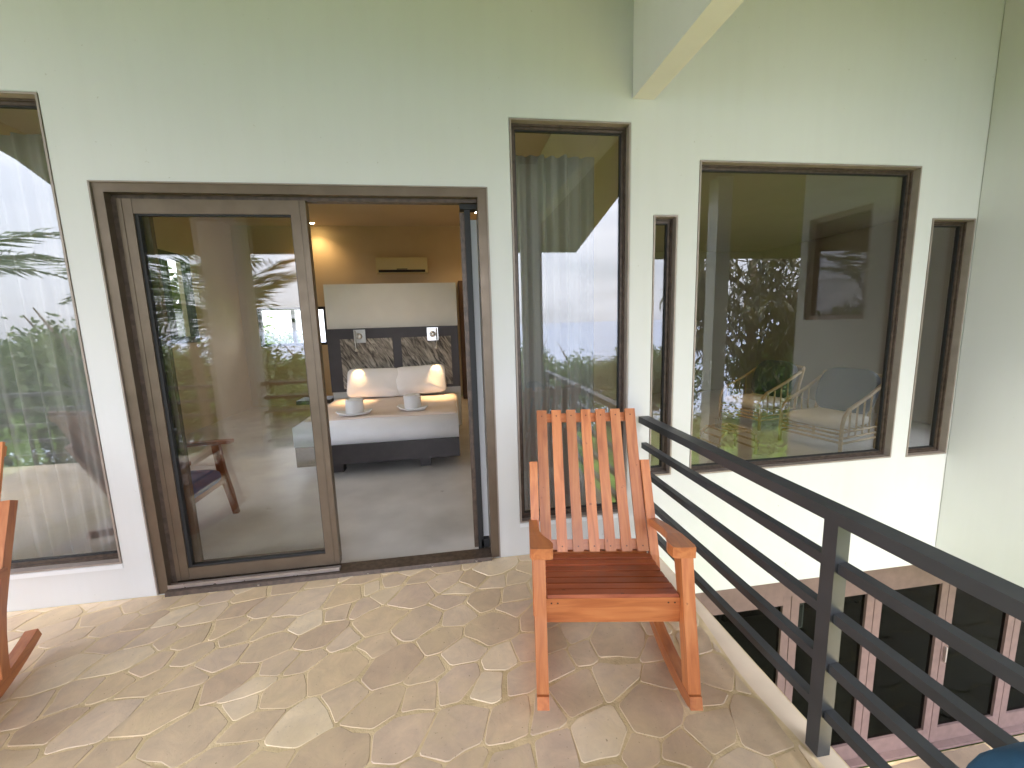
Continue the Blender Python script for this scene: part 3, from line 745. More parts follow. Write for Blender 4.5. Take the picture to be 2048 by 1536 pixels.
# ------------------------------------------------------------------ rocking chair (local frame: x across, y towards the back, z up)
def seat_line(v): return .468 - (v-.13)*.155
def back_pt(s, off=0.0):           # s 0..1 along the back, off = in front of (-) or behind the slat plane
    v, z = .57 + .33*s, .40 + .71*s
    n = Vector((0, .71, -.33)).normalized()
    return Vector((0, v, z)) + n*off
def make_rocker(loc, rz, label):
    root = empty('rocking_chair', loc, label, 'rocking chair', 'slatted wooden rocking chairs on the terrace', rz)
    def part(name, fn, bev=.004, smooth=False, mt=None):
        bm = bmesh.new(); fn(bm); return link(name, bm, mt or WOOD_R, root, world=False, bev=bev, smooth=smooth)
    X = Vector((1, 0, 0))
    for s in (-1, 1):
        uc = s*.310
        def rocker(bm):
            P, Wd, Hd = [], [], []
            for i in range(19):
                v = -.034 + .824*i/18; z = (v-.33)**2/2.3 + .0002
                t = Vector((0, 1, (v-.33)/1.15)).normalized(); n = Vector((0, -t.z, t.y))
                hh = .025 + .009*math.sin(math.pi*min(1, max(0, (v+.034)/.824)))**.8
                P.append(Vector((uc, v, z)) + n*hh); Wd.append(X*.025); Hd.append(n*hh)
            sweep(bm, P, Wd, Hd)
        part('rocker', rocker, .003)
        def fleg(bm):
            P, Wd, Hd = [], [], []
            for i in range(10):
                t = i/9; z = .100 + t*.533; v = .025 + .135*t**1.1
                dth = .030 + .016*max(0, t-.55)/.45 + .004*(1-t)
                P.append((uc, v, z)); Wd.append(X*(.025)); Hd.append(Vector((0, dth, -.2*dth)))
            sweep(bm, P, Wd, Hd)
        part('front_leg', fleg, .004)
        def bleg(bm):
            P, Wd, Hd = [], [], []
            for v, z in ((.505, .070), (.515, .16), (.535, .27), (.565, .375), (.60, .455), (.65, .565), (.705, .68), (.778, .832)):
                P.append((uc+s*.006, v+.012, z)); Wd.append(X*.023); Hd.append(Vector((0, .026, -.011)))
            sweep(bm, P, Wd, Hd)
        part('rear_leg', bleg, .004)
        def arm(bm):
            P, Wd, Hd = [], [], []
            pts = [(.110, .040), (.118, .046), (.135, .050), (.17, .051), (.21, .047), (.25, .039), (.29, .031), (.35, .026), (.45, .0235), (.55, .0225), (.64, .022)]
            for v, hw in pts:
                t = (v-.11)/.53; z = .660 - .128*t + .012*math.sin(math.pi*t)
                outer = .350 - (.006 if v < .12 else 0)
                P.append((s*(outer-hw), v, z)); Wd.append(X*hw); Hd.append(Vector((0, .0, .0245 - .004*(v > .3))))
            sweep(bm, P, Wd, Hd)
        part('armrest', arm, .010)
        def srail(bm):
            sweep(bm, [(s*.272, .135, .400), (s*.272, .60, .330)], [X*.012]*2, [Vector((0, 0, .040))]*2)
        part('side_rail', srail, .002)
    part('apron', lambda bm: bx(bm, -.284, .284, .108, .130, .345, .457), .003)
    nS = 7; pitch = .0625
    for i in range(nS):
        v = .104 + .030 + i*pitch
        def sl(bm, v=v, i=i):
            t = Vector((0, 1, -.155)).normalized(); n = Vector((0, -t.z, t.y))*-1
            n = Vector((0, .155, 1)).normalized()
            dip = -.010*math.sin(math.pi*i/(nS-1))
            c = Vector((0, v, seat_line(v)+dip-.006))
            hw = .279 if i < 1 else .283
            sweep(bm, [c - X*hw, c + X*hw], [t*.0240]*2, [n*.0075]*2)
        part('seat_slat', sl, .0055, mt=WOOD_S)
    part('rear_rail', lambda bm: bx(bm, -.2835, .2835, .585, .607, .315, .392), .003)
    ncol = 7
    for i in range(ncol):
        uc = -.259 + .518*i/(ncol-1)
        def bs(bm, uc=uc, i=i):
            P, Wd, Hd = [], [], []
            n = Vector((0, .71, -.33)).normalized()
            top = 1.0
            for k in range(9):
                s_ = .0 + top*k/8; bow = .012*math.sin(math.pi*s_)
                P.append(back_pt(s_, bow) + X*uc); Wd.append(X*(.0295 if i in (0, 6) else .0280)); Hd.append(n*.009)
            sweep(bm, P, Wd, Hd)
        part('back_slat', bs, .003)
    n = Vector((0, .71, -.33)).normalized(); al = Vector((0, .33, .71)).normalized()
    for s_, hh in ((.945, .026), (.045, .026)):
        def cr(bm, s_=s_, hh=hh):
            c = back_pt(s_, .0215); hw = .284 if s_ > .5 else .2865
            sweep(bm, [c-X*hw, c+X*hw], [al*hh]*2, [n*.0105]*2)
        part('crossrail', cr, .003)
    nrm = Vector((0, .71, -.33)).normalized()
    def plug(c, nn, r=.0042):
        bm = bmesh.new(); a = nn.orthogonal().normalized(); b = nn.cross(a)
        f = [bm.verts.new(c + nn*.0006 + r*(math.cos(k*math.pi/4)*a + math.sin(k*math.pi/4)*b)) for k in range(8)]; g = [bm.verts.new(c - nn*.003 + r*(math.cos(k*math.pi/4)*a + math.sin(k*math.pi/4)*b)) for k in range(8)]
        bm.faces.new(f); [bm.faces.new((f[k], f[(k+1) % 8], g[(k+1) % 8], g[k])) for k in range(8)]
        link('screw_plug', bm, PLUG, root, world=False)
    for i in range(ncol):
        uc = -.259 + .518*i/(ncol-1)
        for s_ in (.955, .035): plug(back_pt(s_, .012*math.sin(math.pi*s_)) + X*uc - nrm*.009, -nrm)
    for uc in (-.262, -.235, .235, .262): plug(Vector((uc, .108, .435)), Vector((0, -1, 0)))
    return root
rc = make_rocker((.611, 1.431, .001), R(-10.1), 'varnished slatted wooden rocking chair in front of the tall curtained window beside the railing')
r2 = copy_tree(rc); r2.location = (-2.313, 1.452, .001); r2.rotation_euler = (0, 0, R(15))
r2['label'] = 'wooden rocking chair cut off at the left edge, its rocker end and rear leg showing'

# ------------------------------------------------------------------ curtains
def curtain(name, x0, x1, z0, z1, yc, seed, label, folds=9):
    rr = random.Random(seed); bm = bmesh.new(); nx = folds*12; nz_ = 14
    ph = [rr.uniform(0, 6.28) for _ in range(6)]; am = [.026, .012, .010]
    def off(u, t):
        k = .55 + .45*t
        return am[0]*math.sin(2*math.pi*folds*u + ph[0] + .9*math.sin(5*u+ph[3])) * (.7+.5*math.sin(3.3*u*2+ph[4])) + am[1]*k*math.sin(2*math.pi*folds*1.7*u + ph[1]) + am[2]*math.sin(2*math.pi*folds*.43*u+ph[2])
    rows = []
    for k in range(nz_+1):
        t = 1-k/nz_; row = []
        for i in range(nx+1):
            u = i/nx; row.append(bm.verts.new((x0+(x1-x0)*u + .006*math.sin(9*u+2*t), yc + off(u, t), z0+(z1-z0)*(k/nz_))))
        rows.append(row)
    for a, b in zip(rows, rows[1:]):
        for i in range(nx): bm.faces.new((a[i], a[i+1], b[i+1], b[i]))
    o = link(name, bm, SHEER, smooth=True); sm = o.modifiers.new('cloth', 'SOLIDIFY'); sm.thickness = .0015
    return setp(o, label, 'curtain', 'sheer curtains inside the bedroom windows')
curtain('curtain', .40, 1.095, .02, 2.80, W+.38, 3, 'sheer pale curtain hanging behind the tall window at the middle', 8)
curtain('curtain', -3.65, -2.13, .02, 2.84, W+.38, 5, 'sheer grey curtain hanging behind the window at the left edge', 15)
for a, b_, lb in ((.36, 1.2, 'thin curtain track above the middle tall window'), (-3.7, -2.0, 'thin curtain track above the left tall window')):
    pass

# ------------------------------------------------------------------ bedroom furniture
pw = box('partition_wall', (-1.84, .122, 6.67, 6.95, .001, 2.282), GREYPL, bev=.004)
setp(pw, 'free standing grey plaster wall behind the bed', 'wall')
bed = empty('bed', (-.84, 5.7, 0), 'double bed with white sheets on a dark wooden plinth before the grey wall', 'bed')
box('bed_frame', (-1.74, .042, 4.68, 6.60, .125, .345), ESPRESSO, bed, bev=.006)
for lx in (-1.40, -.42):
    for ly in (4.78, 6.2): box('leg', (lx, lx+.12, ly, ly+.12, .001, .1245), ESPRESSO, bed)
bm = bmesh.new(); bx(bm, -1.755, .045, 4.70, 6.56, .346, .565)
link('mattress', bm, LINEN, bed, bev=.035, smooth=True)
def sheet(bm, x0, x1, y0, y1, zt, zb):
    nx, ny = 34, 24; rows = []
    for j in range(ny+1):
        y = y0+(y1-y0)*j/ny; row = []
        for i in range(nx+1):
            a = (i/nx)*2-1; drop = max(0, abs(a)-.86)/.14
            x = (x0+x1)/2 + (x1-x0)/2*math.copysign(min(abs(a)/.86, 1) + .012*drop, a)
            z = zt + .004*math.sin(7*x+3*y) + .004*math.sin(11*y-4*x) - (zt-zb)*drop**1.0*(.9+.1*math.sin(6*y))
            if y < y0 + .05: z -= .006
            row.append(bm.verts.new((x, y, z)))
        rows.append(row)
    for a, b in zip(rows, rows[1:]):
        for i in range(nx): bm.faces.new((a[i], a[i+1], b[i+1], b[i]))
bm = bmesh.new(); sheet(bm, -1.765, .055, 4.98, 6.45, .578, .40); sh_ = link('bedspread', bm, BLANKET, bed, smooth=True)
sh_.modifiers.new('t', 'SOLIDIFY').thickness = .008
hb = box('headboard', (-1.84, .122, 6.612, 6.669, .655, 1.618), mat('charcoal_board', (.055, .052, .062), .5, var=.08), bed, bev=.004)
for a, b_ in ((-1.655, -.885), (-.755, .005)):
    box('slate_panel', (a, b_, 6.600, 6.6115, .70, 1.462), SLATE, hb, bev=.003)
for i, (cx_, rot, ln, lb) in enumerate(((-1.16, 0, .37, 'left white pillow leaning against the slate headboard under the lit lamp'), (-.50, 0, .36, 'right white pillow with raised corner leaning against the slate headboard'))):
    bm = bmesh.new(); cushion(bm, 0, 0, 0, ln+.035, .225, .075, 6, 16)
    for v in bm.verts:
        cx2 = abs(v.co.x)/(ln+.035); cy2 = abs(v.co.y)/.225
        v.co.z *= (1-.5*max(cx2, cy2)**3); v.co.x *= 1 + .05*(cx2*cy2)**3; v.co.y *= 1 + .10*(cx2*cy2)**3
        v.co.z += .006*math.sin(17*v.co.x+9*v.co.y*2+i)
    po = link('pillow', bm, LINEN, smooth=True); po.location = (cx_, 6.44, .80 + .012*i); po.rotation_euler = (R(66), R(-2.5 if i else 1.5), 0)
    setp(po, lb, 'pillow', 'pillows on the bed')
def towel(loc, rz, label):
    t = empty('towel', loc, label, 'towel', 'rolled towels on the bed', rz)
    bm = bmesh.new(); lathe(bm, (0, 0, .012), [(.085, 0), (.105, .02), (.105, .17), (.10, .185), (.075, .19), (.070, .178), (.048, .178), (.045, .192), (.02, .196)], 20)
    bm.verts.ensure_lookup_table()
    for v in bm.verts: v.co.x += .012*math.sin(v.co.z*14); v.co.y += .008*math.cos(v.co.z*11)
    link('roll', bm, TOWEL, t, world=False, smooth=True)
    bm = bmesh.new()
    n = 20; rows = []
    for j in range(5):
        r = .04 + .032*j; row = []
        for k in range(n):
            a = 2*math.pi*k/n; rr = r*(1+.22*math.cos(2*a)); zz = .012 + max(0, j-3)*.03*abs(math.cos(a))**2*1.4
            row.append(bm.verts.new((rr*math.cos(a)*1.05, rr*math.sin(a)*.8, zz)))
        rows.append(row)
    for a, b in zip(rows, rows[1:]):
        for k in range(n): bm.faces.new((a[k], a[(k+1) % n], b[(k+1) % n], b[k]))
    bm.faces.new(rows[0])
    f = link('folded_base', bm, TOWEL, t, world=False, smooth=True); f.modifiers.new('t', 'SOLIDIFY').thickness = .016
    return t
t1 = towel((-1.20, 5.17, .578), R(10), 'white rolled towel on a folded one, nearer the glass door leaf')
t2 = copy_tree(t1); t2.location = (-.52, 5.27, .578); t2.rotation_euler = (0, 0, R(-25)); t2['label'] = 'white rolled towel on a folded one, towards the right side of the bed'
def reading_lamp(x, label, swung):
    t = empty('reading_lamp', (x, 6.60, 1.47), label, 'lamp', 'steel reading lamps on the headboard')
    box('mount_plate', (x-.085, x+.085, 6.582, 6.598, 1.40, 1.60), CHROME, t, bev=.004)
    bm = bmesh.new(); lathe(bm, (0, 0, 0), [(.035, 0), (.045, .02), (.045, .05), (.02, .06)], 16)
    for v in bm.verts: v.co = Vector((x + .0 + v.co.x, 6.582 - v.co.z, 1.50 + v.co.y))
    link('switch_knob', bm, CHROME, t, smooth=True)
    bm = bmesh.new(); sx = -1 if swung else 1
    tube(bm, [(x-.06*sx, 6.575, 1.585), (x-.06*sx, 6.555, 1.56), (x-.06*sx, 6.55, 1.40), (x-.055*sx, 6.53, 1.33), (x-.045*sx, 6.515, 1.305)], .011, 8)
    link('arm', bm, CHROME, t, smooth=True)
    bm = bmesh.new(); lathe(bm, (x-.045*sx, 6.515, 1.275), [(.022, 0), (.026, .015), (.020, .035)], 12); link('lamp_head', bm, CHROME, t, smooth=True)
    li = bpy.data.lights.new('reading_light', 'SPOT'); li.energy = 9; li.color = (1, .62, .28); li.spot_size = R(52); li.spot_blend = .8; li.shadow_soft_size = .015
    lo = bpy.data.objects.new('reading_light', li); COL.objects.link(lo); lo.parent = t
    lo.location = Vector((x-.045*sx, 6.505, 1.26)) - t.location; lo.rotation_euler = (R(-27), 0, 0)
    return t
reading_lamp(-1.36, 'steel reading lamp on the left of the headboard', False)
reading_lamp(-.27, 'steel reading lamp on the right of the headboard with bent arm', True)
nb = box('bedside_shelf', (-2.35, -1.86, 6.55, 6.92, .50, .56), ESPRESSO, None, bev=.004)
setp(nb, 'dark floating shelf left of the bed, half hidden by the door stile', 'shelf')
ac = box('air_conditioner', (-1.47, -.41, 9.28, 9.498, 2.76, 3.07), ACW, None, bev=.03)
setp(ac, 'cream wall mounted air conditioner above the grey wall', 'air conditioner')
box('outlet_slot', (-1.42, -.46, 9.262, 9.2795, 2.765, 2.815), GASKET, ac)
box('display_strip', (-1.05, -.83, 9.274, 9.2805, 2.822, 2.84), DARKFR, ac)
wd = empty('wardrobe', (.72, 9.3, 0), 'dark brown wooden wardrobe in the passage right of the grey wall', 'wardrobe')
bm = bmesh.new(); bx(bm, .22, 1.24, 9.06, 9.495, .001, 2.55); link('carcass', bm, WARDW, wd, bev=.004)
for a, b_ in ((.24, .725), (.735, 1.22)):
    dd = box('door', (a, b_, 9.035, 9.058, .06, 2.50), WARDW, wd, bev=.004)
    box('handle', ((b_-.06) if a < .5 else (a+.03), (b_-.03) if a < .5 else (a+.06), 9.005, 9.034, 1.0, 1.2), CHROME, dd)
def spot(x, y, z, label, e=45, col=(1, .64, .30), cone=125):
    t = empty('ceiling_spotlight', (x, y, z), label, 'ceiling light', 'recessed spotlights')
    bm = bmesh.new(); lathe(bm, (x, y, z-.012), [(.052, .0), (.060, .004), (.060, .0115)], 20); link('trim_ring', bm, CHROME, t)
    bm = bmesh.new(); lathe(bm, (x, y, z-.018), [(.02, 0), (.040, .0055)], 16); link('bulb', bm, emis('warm_bulb', (1, .70, .30), 22), t)
    li = bpy.data.lights.new('spot_light', 'SPOT'); li.energy = e; li.color = col; li.spot_size = R(cone); li.spot_blend = .8; li.shadow_soft_size = .04
    lo = bpy.data.objects.new('spot_light', li); COL.objects.link(lo); lo.parent = t; lo.location = (0, 0, -.03)
spot(-2.64, 9.22, 3.75, 'lit recessed spotlight in the bedroom ceiling near the back wall', 6)
spot(.62, 8.3, 3.75, 'lit recessed spotlight in the bedroom ceiling over the passage', 13)
spot(-.95, 5.55, 3.75, 'added recessed spotlight, out of view in the bedroom ceiling over the bed', 8, (1, .84, .66), 92)  # added fill lamp above the door head's sight line, brightens bed and partition
spot(2.90, 5.62, 3.0, 'lit recessed spotlight in the right wing ceiling seen in the slit window', 12)

# wooden armchair with blue seat behind the glass (faces +x)
def armchair(loc, rz):
    t = empty('armchair', loc, 'dark wooden armchair with blue seat cushion behind the closed glass leaf', 'armchair', None, rz)
    Z = Vector((0, 0, 1)); X = Vector((1, 0, 0)); Y = Vector((0, 1, 0))
    def part(name, fn, mt=WOOD_D, bev=.005, smooth=False):
        bm = bmesh.new(); fn(bm); return link(name, bm, mt, t, world=False, bev=bev, smooth=smooth)
    for s in (-1, 1):
        yy = s*.315
        part('front_leg', lambda bm: sweep(bm, [(.02, yy, 0), (-.01, yy, .2), (-.055, yy, .42), (-.075, yy, .645)], [X*.020, X*.027, X*.032, X*.030], [Y*.02]*4))
        part('rear_leg', lambda bm: sweep(bm, [(-.70, yy, 0), (-.64, yy, .3), (-.63, yy, .62)], [X*.022, X*.03, X*.026], [Y*.02]*3))
        part('armrest', lambda bm: sweep(bm, [(.06, yy, .668), (-.1, yy, .672), (-.4, yy, .655), (-.66, yy, .633)], [Y*.036, Y*.036, Y*.03, Y*.026], [Z*.014]*4), bev=.007)
        part('side_rail', lambda bm: sweep(bm, [(-.03, yy-s*.02, .35), (-.64, yy-s*.02, .28)], [Y*.012]*2, [Z*.035]*2), bev=.003)
    part('front_rail', lambda bm: bx(bm, -.055, -.030, -.295, .295, .30, .375), bev=.003)
    part('seat_cushion', lambda bm: cushion(bm, -.33, 0, .39, .33, .285, .075, 6, 12), SEATBLUE, 0, True)
    def bk(bm):
        cushion(bm, 0, 0, 0, .06, .275, .30, 6, 12)
        for v in bm.verts: v.co = Matrix.Rotation(R(-16), 3, 'Y') @ v.co + Vector((-.66, 0, .72))
    part('back_cushion', bk, SEATBLUE, 0, True)
    part('back_frame', lambda bm: sweep(bm, [(-.70, -.29, .36), (-.86, -.29, .98), (-.86, .29, .98), (-.70, .29, .36)], [X*.02]*4, [Vector((0, .02, 0)), Vector((0, .014, .014)), Vector((0, .014, -.014)), Vector((0, .02, 0))]), bev=.003)
    return t
armchair((-2.02, 3.57, .001), 0)

# rattan armchairs (face +x locally)
def rattan_chair(loc, rz, label, backm, group='rattan armchairs with loose cushions'):
    t = empty('rattan_armchair', loc, label, 'armchair', group, rz)
    def part(name, fn, mt=RATTAN, smooth=True):
        bm = bmesh.new(); fn(bm); return link(name, bm, mt, t, world=False, smooth=smooth)
    for s in (-1, 1):
        yy = s*.36
        part('hoop', lambda bm: tube(bm, [(.0, yy, 0), (.005, yy, .18), (.0, yy, .36), (-.03, yy, .46), (-.10, yy, .53), (-.24, yy, .58), (-.45, yy, .66), (-.66, yy, .76), (-.74, yy, .80)], .021, 8))
        part('rear_leg', lambda bm: tube(bm, [(-.66, yy, 0), (-.66, yy, .3), (-.72, yy, .6), (-.80, yy, .86)], .02, 8))
        for k in range(4):
            x = -.13-.125*k
            part('spindle', lambda bm: tube(bm, [(x, yy, .20), (x, yy, .535+.17*(-x-.1)/.4 - .01)], .011, 6))
        for z in (.14, .20, .27):
            part('side_rail', lambda bm: tube(bm, [(.0, yy, z), (-.66, yy, z)], .013, 6))
    for z in (.15, .20, .25): part('front_rail', lambda bm: tube(bm, [(0, -.36, z), (0, .36, z)], .014, 6))
    part('back_rail', lambda bm: tube(bm, [(-.80, -.36, .86), (-.81, 0, .875), (-.80, .36, .86)], .019, 8))
    for k in range(5):
        yy = -.24+.12*k
        part('back_cane', lambda bm: tube(bm, [(-.66, yy, .24), (-.80, yy, .865)], .010, 6))
    for k in range(5):
        x = -.1-.12*k
        part('seat_cane', lambda bm: tube(bm, [(x, -.36, .265), (x, .36, .265)], .011, 6))
    part('seat_cushion', lambda bm: cushion(bm, -.31, 0, .345, .33, .335, .075, 7, 12), CREAMC)
    def bk(bm):
        cushion(bm, 0, 0, 0, .075, .33, .29, 5, 14)
        for v in bm.verts: v.co = Matrix.Rotation(R(-20), 3, 'Y') @ v.co + Vector((-.655, 0, .66))
    part('back_cushion', bk, backm)
    return t
ra = rattan_chair((4.30, 4.36, .001), R(193), 'rattan armchair with cream seat and slate blue back cushion behind the large window', mat('slate_canvas', (.010, .030, .062), .85, var=.15, scale=8, bump=.35, bscale=300, bdist=.002))
rb = rattan_chair((4.25, 5.55, .001), R(190), 'rattan armchair with navy back cushion standing farther back behind the large window', NAVY)
lc = empty('lounge_chair', (.75, .22, .001), 'terrace lounge chair, only the rounded corner of its teal blue back showing beside the railing', 'armchair')
for sx in (.30, 1.10):
    for sy in (-.10, .50): box('leg', (sx, sx+.045, sy, sy+.045, .001, .262), WOOD_D, lc)
box('seat_frame', (.28, 1.16, -.12, .56, .2625, .315), WOOD_D, lc, bev=.004)
bm = bmesh.new(); cushion(bm, .62, .22, .385, .35, .32, .068, 6, 12); link('seat_cushion', bm, BLUEC, lc, smooth=True)
bm = bmesh.new(); cushion(bm, 1.09, .235, .565, .10, .375, .275, 7, 18); link('back_cushion', bm, BLUEC, lc, smooth=True)
st = empty('rattan_stool', (3.25, 4.42, .001), 'low rattan footstool with rounded sides behind the large window', 'stool', None, R(6))
for s in (-1, 1):
    bm = bmesh.new(); yy = s*.16
    tube(bm, [(-.26, yy, 0), (-.275, yy, .12), (-.24, yy, .24), (-.16, yy, .30), (.16, yy, .30), (.24, yy, .24), (.275, yy, .12), (.26, yy, 0)], .017, 8); link('hoop', bm, RATTAN, st, world=False, smooth=True)
for x, z in ((-.27, .07), (-.265, .16), (-.235, .245), (-.15, .302), (-.05, .302), (.05, .302), (.15, .302), (.235, .245), (.265, .16), (.27, .07)):
    bm = bmesh.new(); tube(bm, [(x, -.19, z), (x, .19, z)], .012, 6); link('slat', bm, RATTAN, st, world=False, smooth=True)
gl = empty('drinking_glass', (3.12, 4.42, .316), 'small clear tumbler standing on the rattan footstool', 'glass')
bm = bmesh.new(); lathe(bm, (0, 0, 0), [(.032, 0), (.038, .11), (.035, .11), (.030, .008)], 16); link('tumbler', bm, PANE_D, gl, world=False, smooth=True)

# lower room: pale switch box seen in the glass, a navy sofa
sb = box('switch_box', (3.04, 3.22, LY+.12, LY+.25, -1.36, -1.10), PLASTER_B, None, bev=.008)
setp(sb, 'small pale equipment box with a grey grille behind the lower folding doors', 'box')
box('grille', (3.06, 3.20, LY+.112, LY+.1195, -1.34, -1.12), mat('grey_grille', (.25, .26, .27), .6), sb)
box('bracket', (3.12, 3.14, LY+.18, LY+.20, -1.0999, -.486), GASKET, sb)

so_ = empty('sofa', (4.9, 5.4, LF), 'black sofa in the dim room behind the lower folding doors', 'sofa')
LEATHER = mat('black_leather', (.012, .012, .013), .4, bump=.1)
box('base', (3.9, 6.0, 5.0, 5.9, LF+.08, LF+.40), LEATHER, so_, bev=.03)
box('backrest', (3.9, 6.0, 5.72, 5.98, LF+.401, LF+.85), LEATHER, so_, bev=.05)
for a, b_ in ((3.72, 3.898), (6.002, 6.18)): box('armrest', (a, b_, 5.0, 5.98, LF+.08, LF+.60), LEATHER, so_, bev=.04)
for a, b_ in ((3.92, 4.94), (4.96, 5.98)): box('seat_cushion', (a, b_, 4.98, 5.7, LF+.402, LF+.52), LEATHER, so_, bev=.04)
for a in (3.8, 6.05):
    for b_ in (5.05, 5.85): box('foot', (a, a+.06, b_, b_+.06, LF+.001, LF+.079), GASKET, so_)
# ------------------------------------------------------------------ vegetation behind the camera (seen in the glass)
def leaf_faces(P, Adir, r_, leaf, aspect):
    """diamond leaves at points P growing along Adir"""
    n = len(P); A_ = Adir/np.linalg.norm(Adir, axis=1, keepdims=True); B_ = np.cross(A_, r_.normal(size=(n, 3))); B_ /= np.linalg.norm(B_, axis=1, keepdims=True)
    ll = (leaf*r_.uniform(.6, 1.3, n))[:, None]; ww = ll*aspect
    V = np.stack([P, P+A_*ll*.5+B_*ww*.5, P+A_*ll, P+A_*ll*.5-B_*ww*.5], 1).reshape(-1, 3)
    return V
def quads(name, V):
    n = len(V)//4; me = bpy.data.meshes.new(name); me.vertices.add(n*4); me.vertices.foreach_set('co', V.astype(np.float32).ravel())
    me.loops.add(n*4); me.loops.foreach_set('vertex_index', np.arange(n*4, dtype=np.int32)); me.polygons.add(n)
    me.polygons.foreach_set('loop_start', np.arange(0, n*4, 4, dtype=np.int32)); me.update(calc_edges=True); return me
def leaf_cloud(n_cl, per, rad, leaf, aspect, seed, droop=.2, squash=.8):
    r_ = np.random.default_rng(seed); d_ = r_.normal(size=(n_cl, 3)); d_ /= np.linalg.norm(d_, axis=1, keepdims=True)
    cc = d_*(rad*(.35+.55*r_.random((n_cl, 1))**.6))*np.array((1, 1, squash)); cr2 = rad*r_.uniform(.10, .22, (n_cl, 1))
    off = np.clip(r_.normal(size=(n_cl, per, 3)), -1.9, 1.9)*.55; P = (cc[:, None]+off*cr2[:, None]).reshape(-1, 3)
    a = r_.normal(size=P.shape); a[:, 2] -= droop*2
    return quads('crown', leaf_faces(P, a, r_, leaf, aspect))
CR = [leaf_cloud(150, 95, 1.0, .066, .5, 21), leaf_cloud(170, 85, 1.0, .058, .55, 22, squash=.65), leaf_cloud(140, 100, 1.0, .075, .45, 23, squash=.95)]
for k, me in enumerate(CR): me.materials.append((LEAF_A, LEAF_B, LEAF_A)[k])
CRM = leaf_cloud(110, 50, 1.0, .17, .15, 31, droop=.9, squash=1.0); CRM.materials.append(LEAF_M)
def trunk_mesh(h, r0, seed):
    rr = random.Random(seed); bm = bmesh.new(); pts = []; x = y = 0
    for i in range(7):
        pts.append((x, y, h*i/6)); x += rr.uniform(-.06, .06)*h*.3; y += rr.uniform(-.06, .06)*h*.3
    tube(bm, pts, [r0*(1-.6*i/6) for i in range(7)], 8)
    for k in range(5):
        a = rr.uniform(0, 6.28); b = pts[3+k % 3]; l_ = h*.42
        tube(bm, [b, (b[0]+math.cos(a)*l_*.4, b[1]+math.sin(a)*l_*.4, b[2]+l_*.35), (b[0]+math.cos(a)*l_*.75, b[1]+math.sin(a)*l_*.75, b[2]+l_*.85)], [r0*.4, r0*.25, r0*.1], 6)
    return bm
def tree(x, y, ztop, rad, kind, label, name='tree', group='trees on the slope below the terrace', crown=None):
    g = ground_h(x, y)-.1; t = empty(name, (x, y, g), label, 'tree', group)
    th = max(.5, ztop-rad*.9-g)
    tr = link('trunk', trunk_mesh(th+rad*.5, .06*rad+.06, int(abs(x*31+y*17))), BARK, t, world=False, smooth=True)
    o = bpy.data.objects.new('crown', crown or CR[kind]); COL.objects.link(o); o.parent = t
    o.location = (0, 0, ztop-rad-g); o.scale = (rad*1.15, rad*1.05, rad); o.rotation_euler = (0, 0, x*1.7+y)
    return t
tl = [(-15, -13, 2.9, 3.5, 0, 'leafy tree behind the palms, mirrored in the left window'), (-10.5, -16, 1.2, 2.9, 1, 'dark bushy tree behind the palm, mirrored in the sliding door glass'),
      (-7, -19, 1.0, 3.2, 2, 'dense tree right of the palm, mirrored in the sliding door glass'), (-3.2, -17, .0, 2.6, 0, 'low leafy tree mirrored near the right stile of the closed door leaf'),
      (-.3, -21, .35, 3.1, 1, 'dark tree mirrored behind the column in the tall window'), (2.7, -18, .15, 2.6, 0, 'low light green tree mirrored in the middle of the tall window'),
      (5.0, -23, .45, 3.2, 2, 'rounded tree mirrored at the right side of the tall window'), (8.0, -20, .25, 2.7, 0, 'leafy tree mirrored in the slit window'),
      (10.6, -17, .55, 2.6, 1, 'dark tree mirrored at the left edge of the large window'), (14, -22, .9, 3.4, 0, 'broad tree mirrored behind the porch column in the large window'),
      (-20, -20, 2.8, 3.9, 2, 'big round tree far left on the slope beyond the palms'), (20, -15, 2.2, 3.6, 0, 'tall leafy tree behind the long leaved tree'),
      (-24, -10, 3.6, 3.8, 1, 'dark tree at the far left end of the slope'), (17, -9, 1.6, 2.8, 2, 'dense tree right of the long leaved tree'),
      (26, -22, 1.5, 4.0, 0, 'wide tree at the far right end of the slope'), (-13, -27, -.2, 3.6, 0, 'leafy tree lower down the slope behind the palms'),
      (6.5, -31, -.3, 3.6, 1, 'dark tree low on the slope, mirrored beyond the tall window trees'), (-5, -30, -.4, 3.6, 2, 'rounded tree low on the slope behind the sliding door trees'),
      (-11.5, -9.5, 2.7, 2.8, 0, 'leafy bush tree right behind the left palm'), (-16.5, -8.5, 3.3, 3.4, 1, 'dark bush tree left of the palms near the terrace end'),
      (-8.4, -11.5, 1.9, 2.8, 2, 'dense bush tree between the palms and the column'), (-5.2, -10, .5, 2.3, 0, 'leafy bush tree just below the terrace column')]
for (x, y, zt, rd, k, lb) in tl: tree(x, y, zt, rd, k, lb)
tree(9.3, -6.2, 4.3, 2.5, 0, 'tall tree with long hanging leaves mirrored in the large window', 'broadleaf_tree', None, CRM)
for i, (x, y, zt, rd, lb) in enumerate(((-7.6, 9.6, 4.4, 2.5, 'tall bushy tree outside the dark framed bedroom window'), (-7.6, 6.4, 3.6, 2.2, 'bushy tree outside the bedroom nearer the terrace'),
        (-4.6, 15.0, 1.35, 1.8, 'low bush seen through the strip window behind the bed'), (-7.2, 16.5, 2.4, 2.2, 'leafy tree at the left of the strip window view'))):
    tree(x, y, zt, rd, i % 3, lb, 'garden_tree', 'trees beside the bedroom windows')
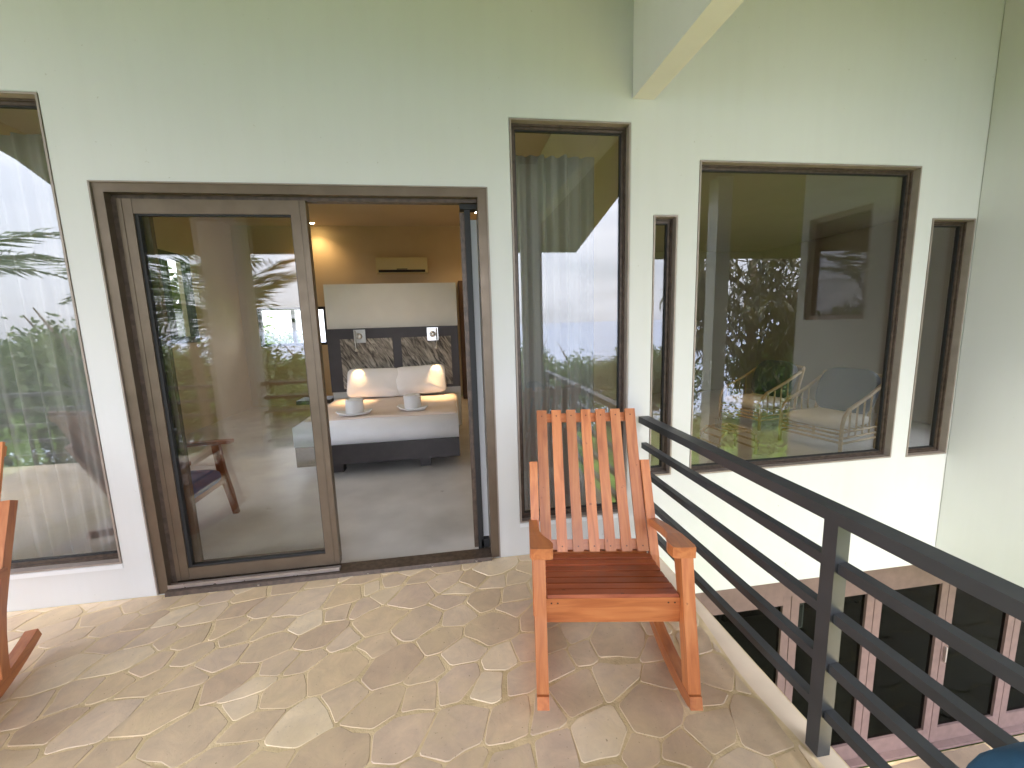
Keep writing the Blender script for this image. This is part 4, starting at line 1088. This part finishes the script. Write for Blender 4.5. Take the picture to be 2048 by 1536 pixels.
# palms
def frond_mesh(L_, seed):
    rr = random.Random(seed); V, F = [], []; n = 24; pr = []
    for i in range(n+1):
        s = i/n; pr.append(Vector((L_*s*(1-.12*s), 0, L_*(.42*s - .72*s*s))))
    for i in range(n):
        a, b = pr[i], pr[i+1]; wd_ = .022*(1-i/n)+.004; k = len(V)
        V += [a+Vector((0, wd_, 0)), a-Vector((0, wd_, 0)), b-Vector((0, wd_, 0)), b+Vector((0, wd_, 0))]; F.append((k, k+1, k+2, k+3))
        if i > 2:
            for s in (-1, 1):
                s_ = i/n; l_ = L_*.36*(math.sin(math.pi*(.12+.85*s_))**.7)*rr.uniform(.85, 1.1)
                tip = a + Vector((l_*.55, s*l_*.80, -l_*.32*rr.uniform(.5, 1.4))); mid = (a+tip)/2 + Vector((0, 0, .06*l_)); ww = Vector((.027, 0, .0))*L_/2
                k = len(V); V += [a-ww*.5, mid-ww, tip, mid+ww]; F.append((k, k+1, k+2, k+3))
    me = bpy.data.meshes.new('frond'); me.from_pydata([tuple(v) for v in V], [], F); me.materials.append(LEAF_P); return me
FR = [frond_mesh(2.5, 1), frond_mesh(2.8, 2), frond_mesh(2.2, 3)]
def palm(x, y, zc, label, n=15, sc=1.0, seed=0):
    rr = random.Random(seed); g = ground_h(x, y)-.1; t = empty('palm_tree', (x, y, g), label, 'palm tree', 'palms below the terrace')
    bm = bmesh.new(); h = zc-g; tube(bm, [(.25*math.sin(i*.5)*.3, .1*i/8, h*i/8) for i in range(9)], [.16-.05*i/8 for i in range(9)], 10); link('trunk', bm, BARK, t, world=False, smooth=True)
    for k in range(n):
        o = bpy.data.objects.new('frond', FR[k % 3]); COL.objects.link(o); o.parent = t; o.location = (0, .1, h)
        o.rotation_euler = (rr.uniform(-.25, .25), R(rr.uniform(-58, 12)), 2*math.pi*k/n*1.62 + rr.uniform(-.2, .2)); o.scale = (sc,)*3
palm(-4.25, -3.3, 1.55, 'feathery palm mirrored in the sliding door glass', 17, .82, 4)
palm(-8.8, -2.9, 2.35, 'feathery palm mirrored in the left window', 17, .95, 9)
palm(-7.8, -8.5, 2.6, 'feathery palm standing behind the other palms', 14, 1.1, 14)
# undergrowth covering the slope
rs = np.random.default_rng(77); PP = []
for c in range(1900):
    x = rs.uniform(-40, 40); y = rs.uniform(-36, -6.5)
    g = ground_h(x, y); hgt = rs.uniform(.5, 1.7); q = rs.normal(size=(70, 3))*np.array((.5, .5, hgt*.5)); q[:, 2] = abs(q[:, 2]); PP.append(q + np.array((x, y, g)))
PP = np.concatenate(PP); ad = rs.normal(size=PP.shape); ad[:, 2] = abs(ad[:, 2])*.6
me = quads('undergrowth', leaf_faces(PP, ad, rs, .2, .5)); me.materials.append(LEAF_A)
ug = bpy.data.objects.new('undergrowth', me); COL.objects.link(ug); setp(ug, 'dense green undergrowth on the slope below the terrace', 'undergrowth', kind='stuff')
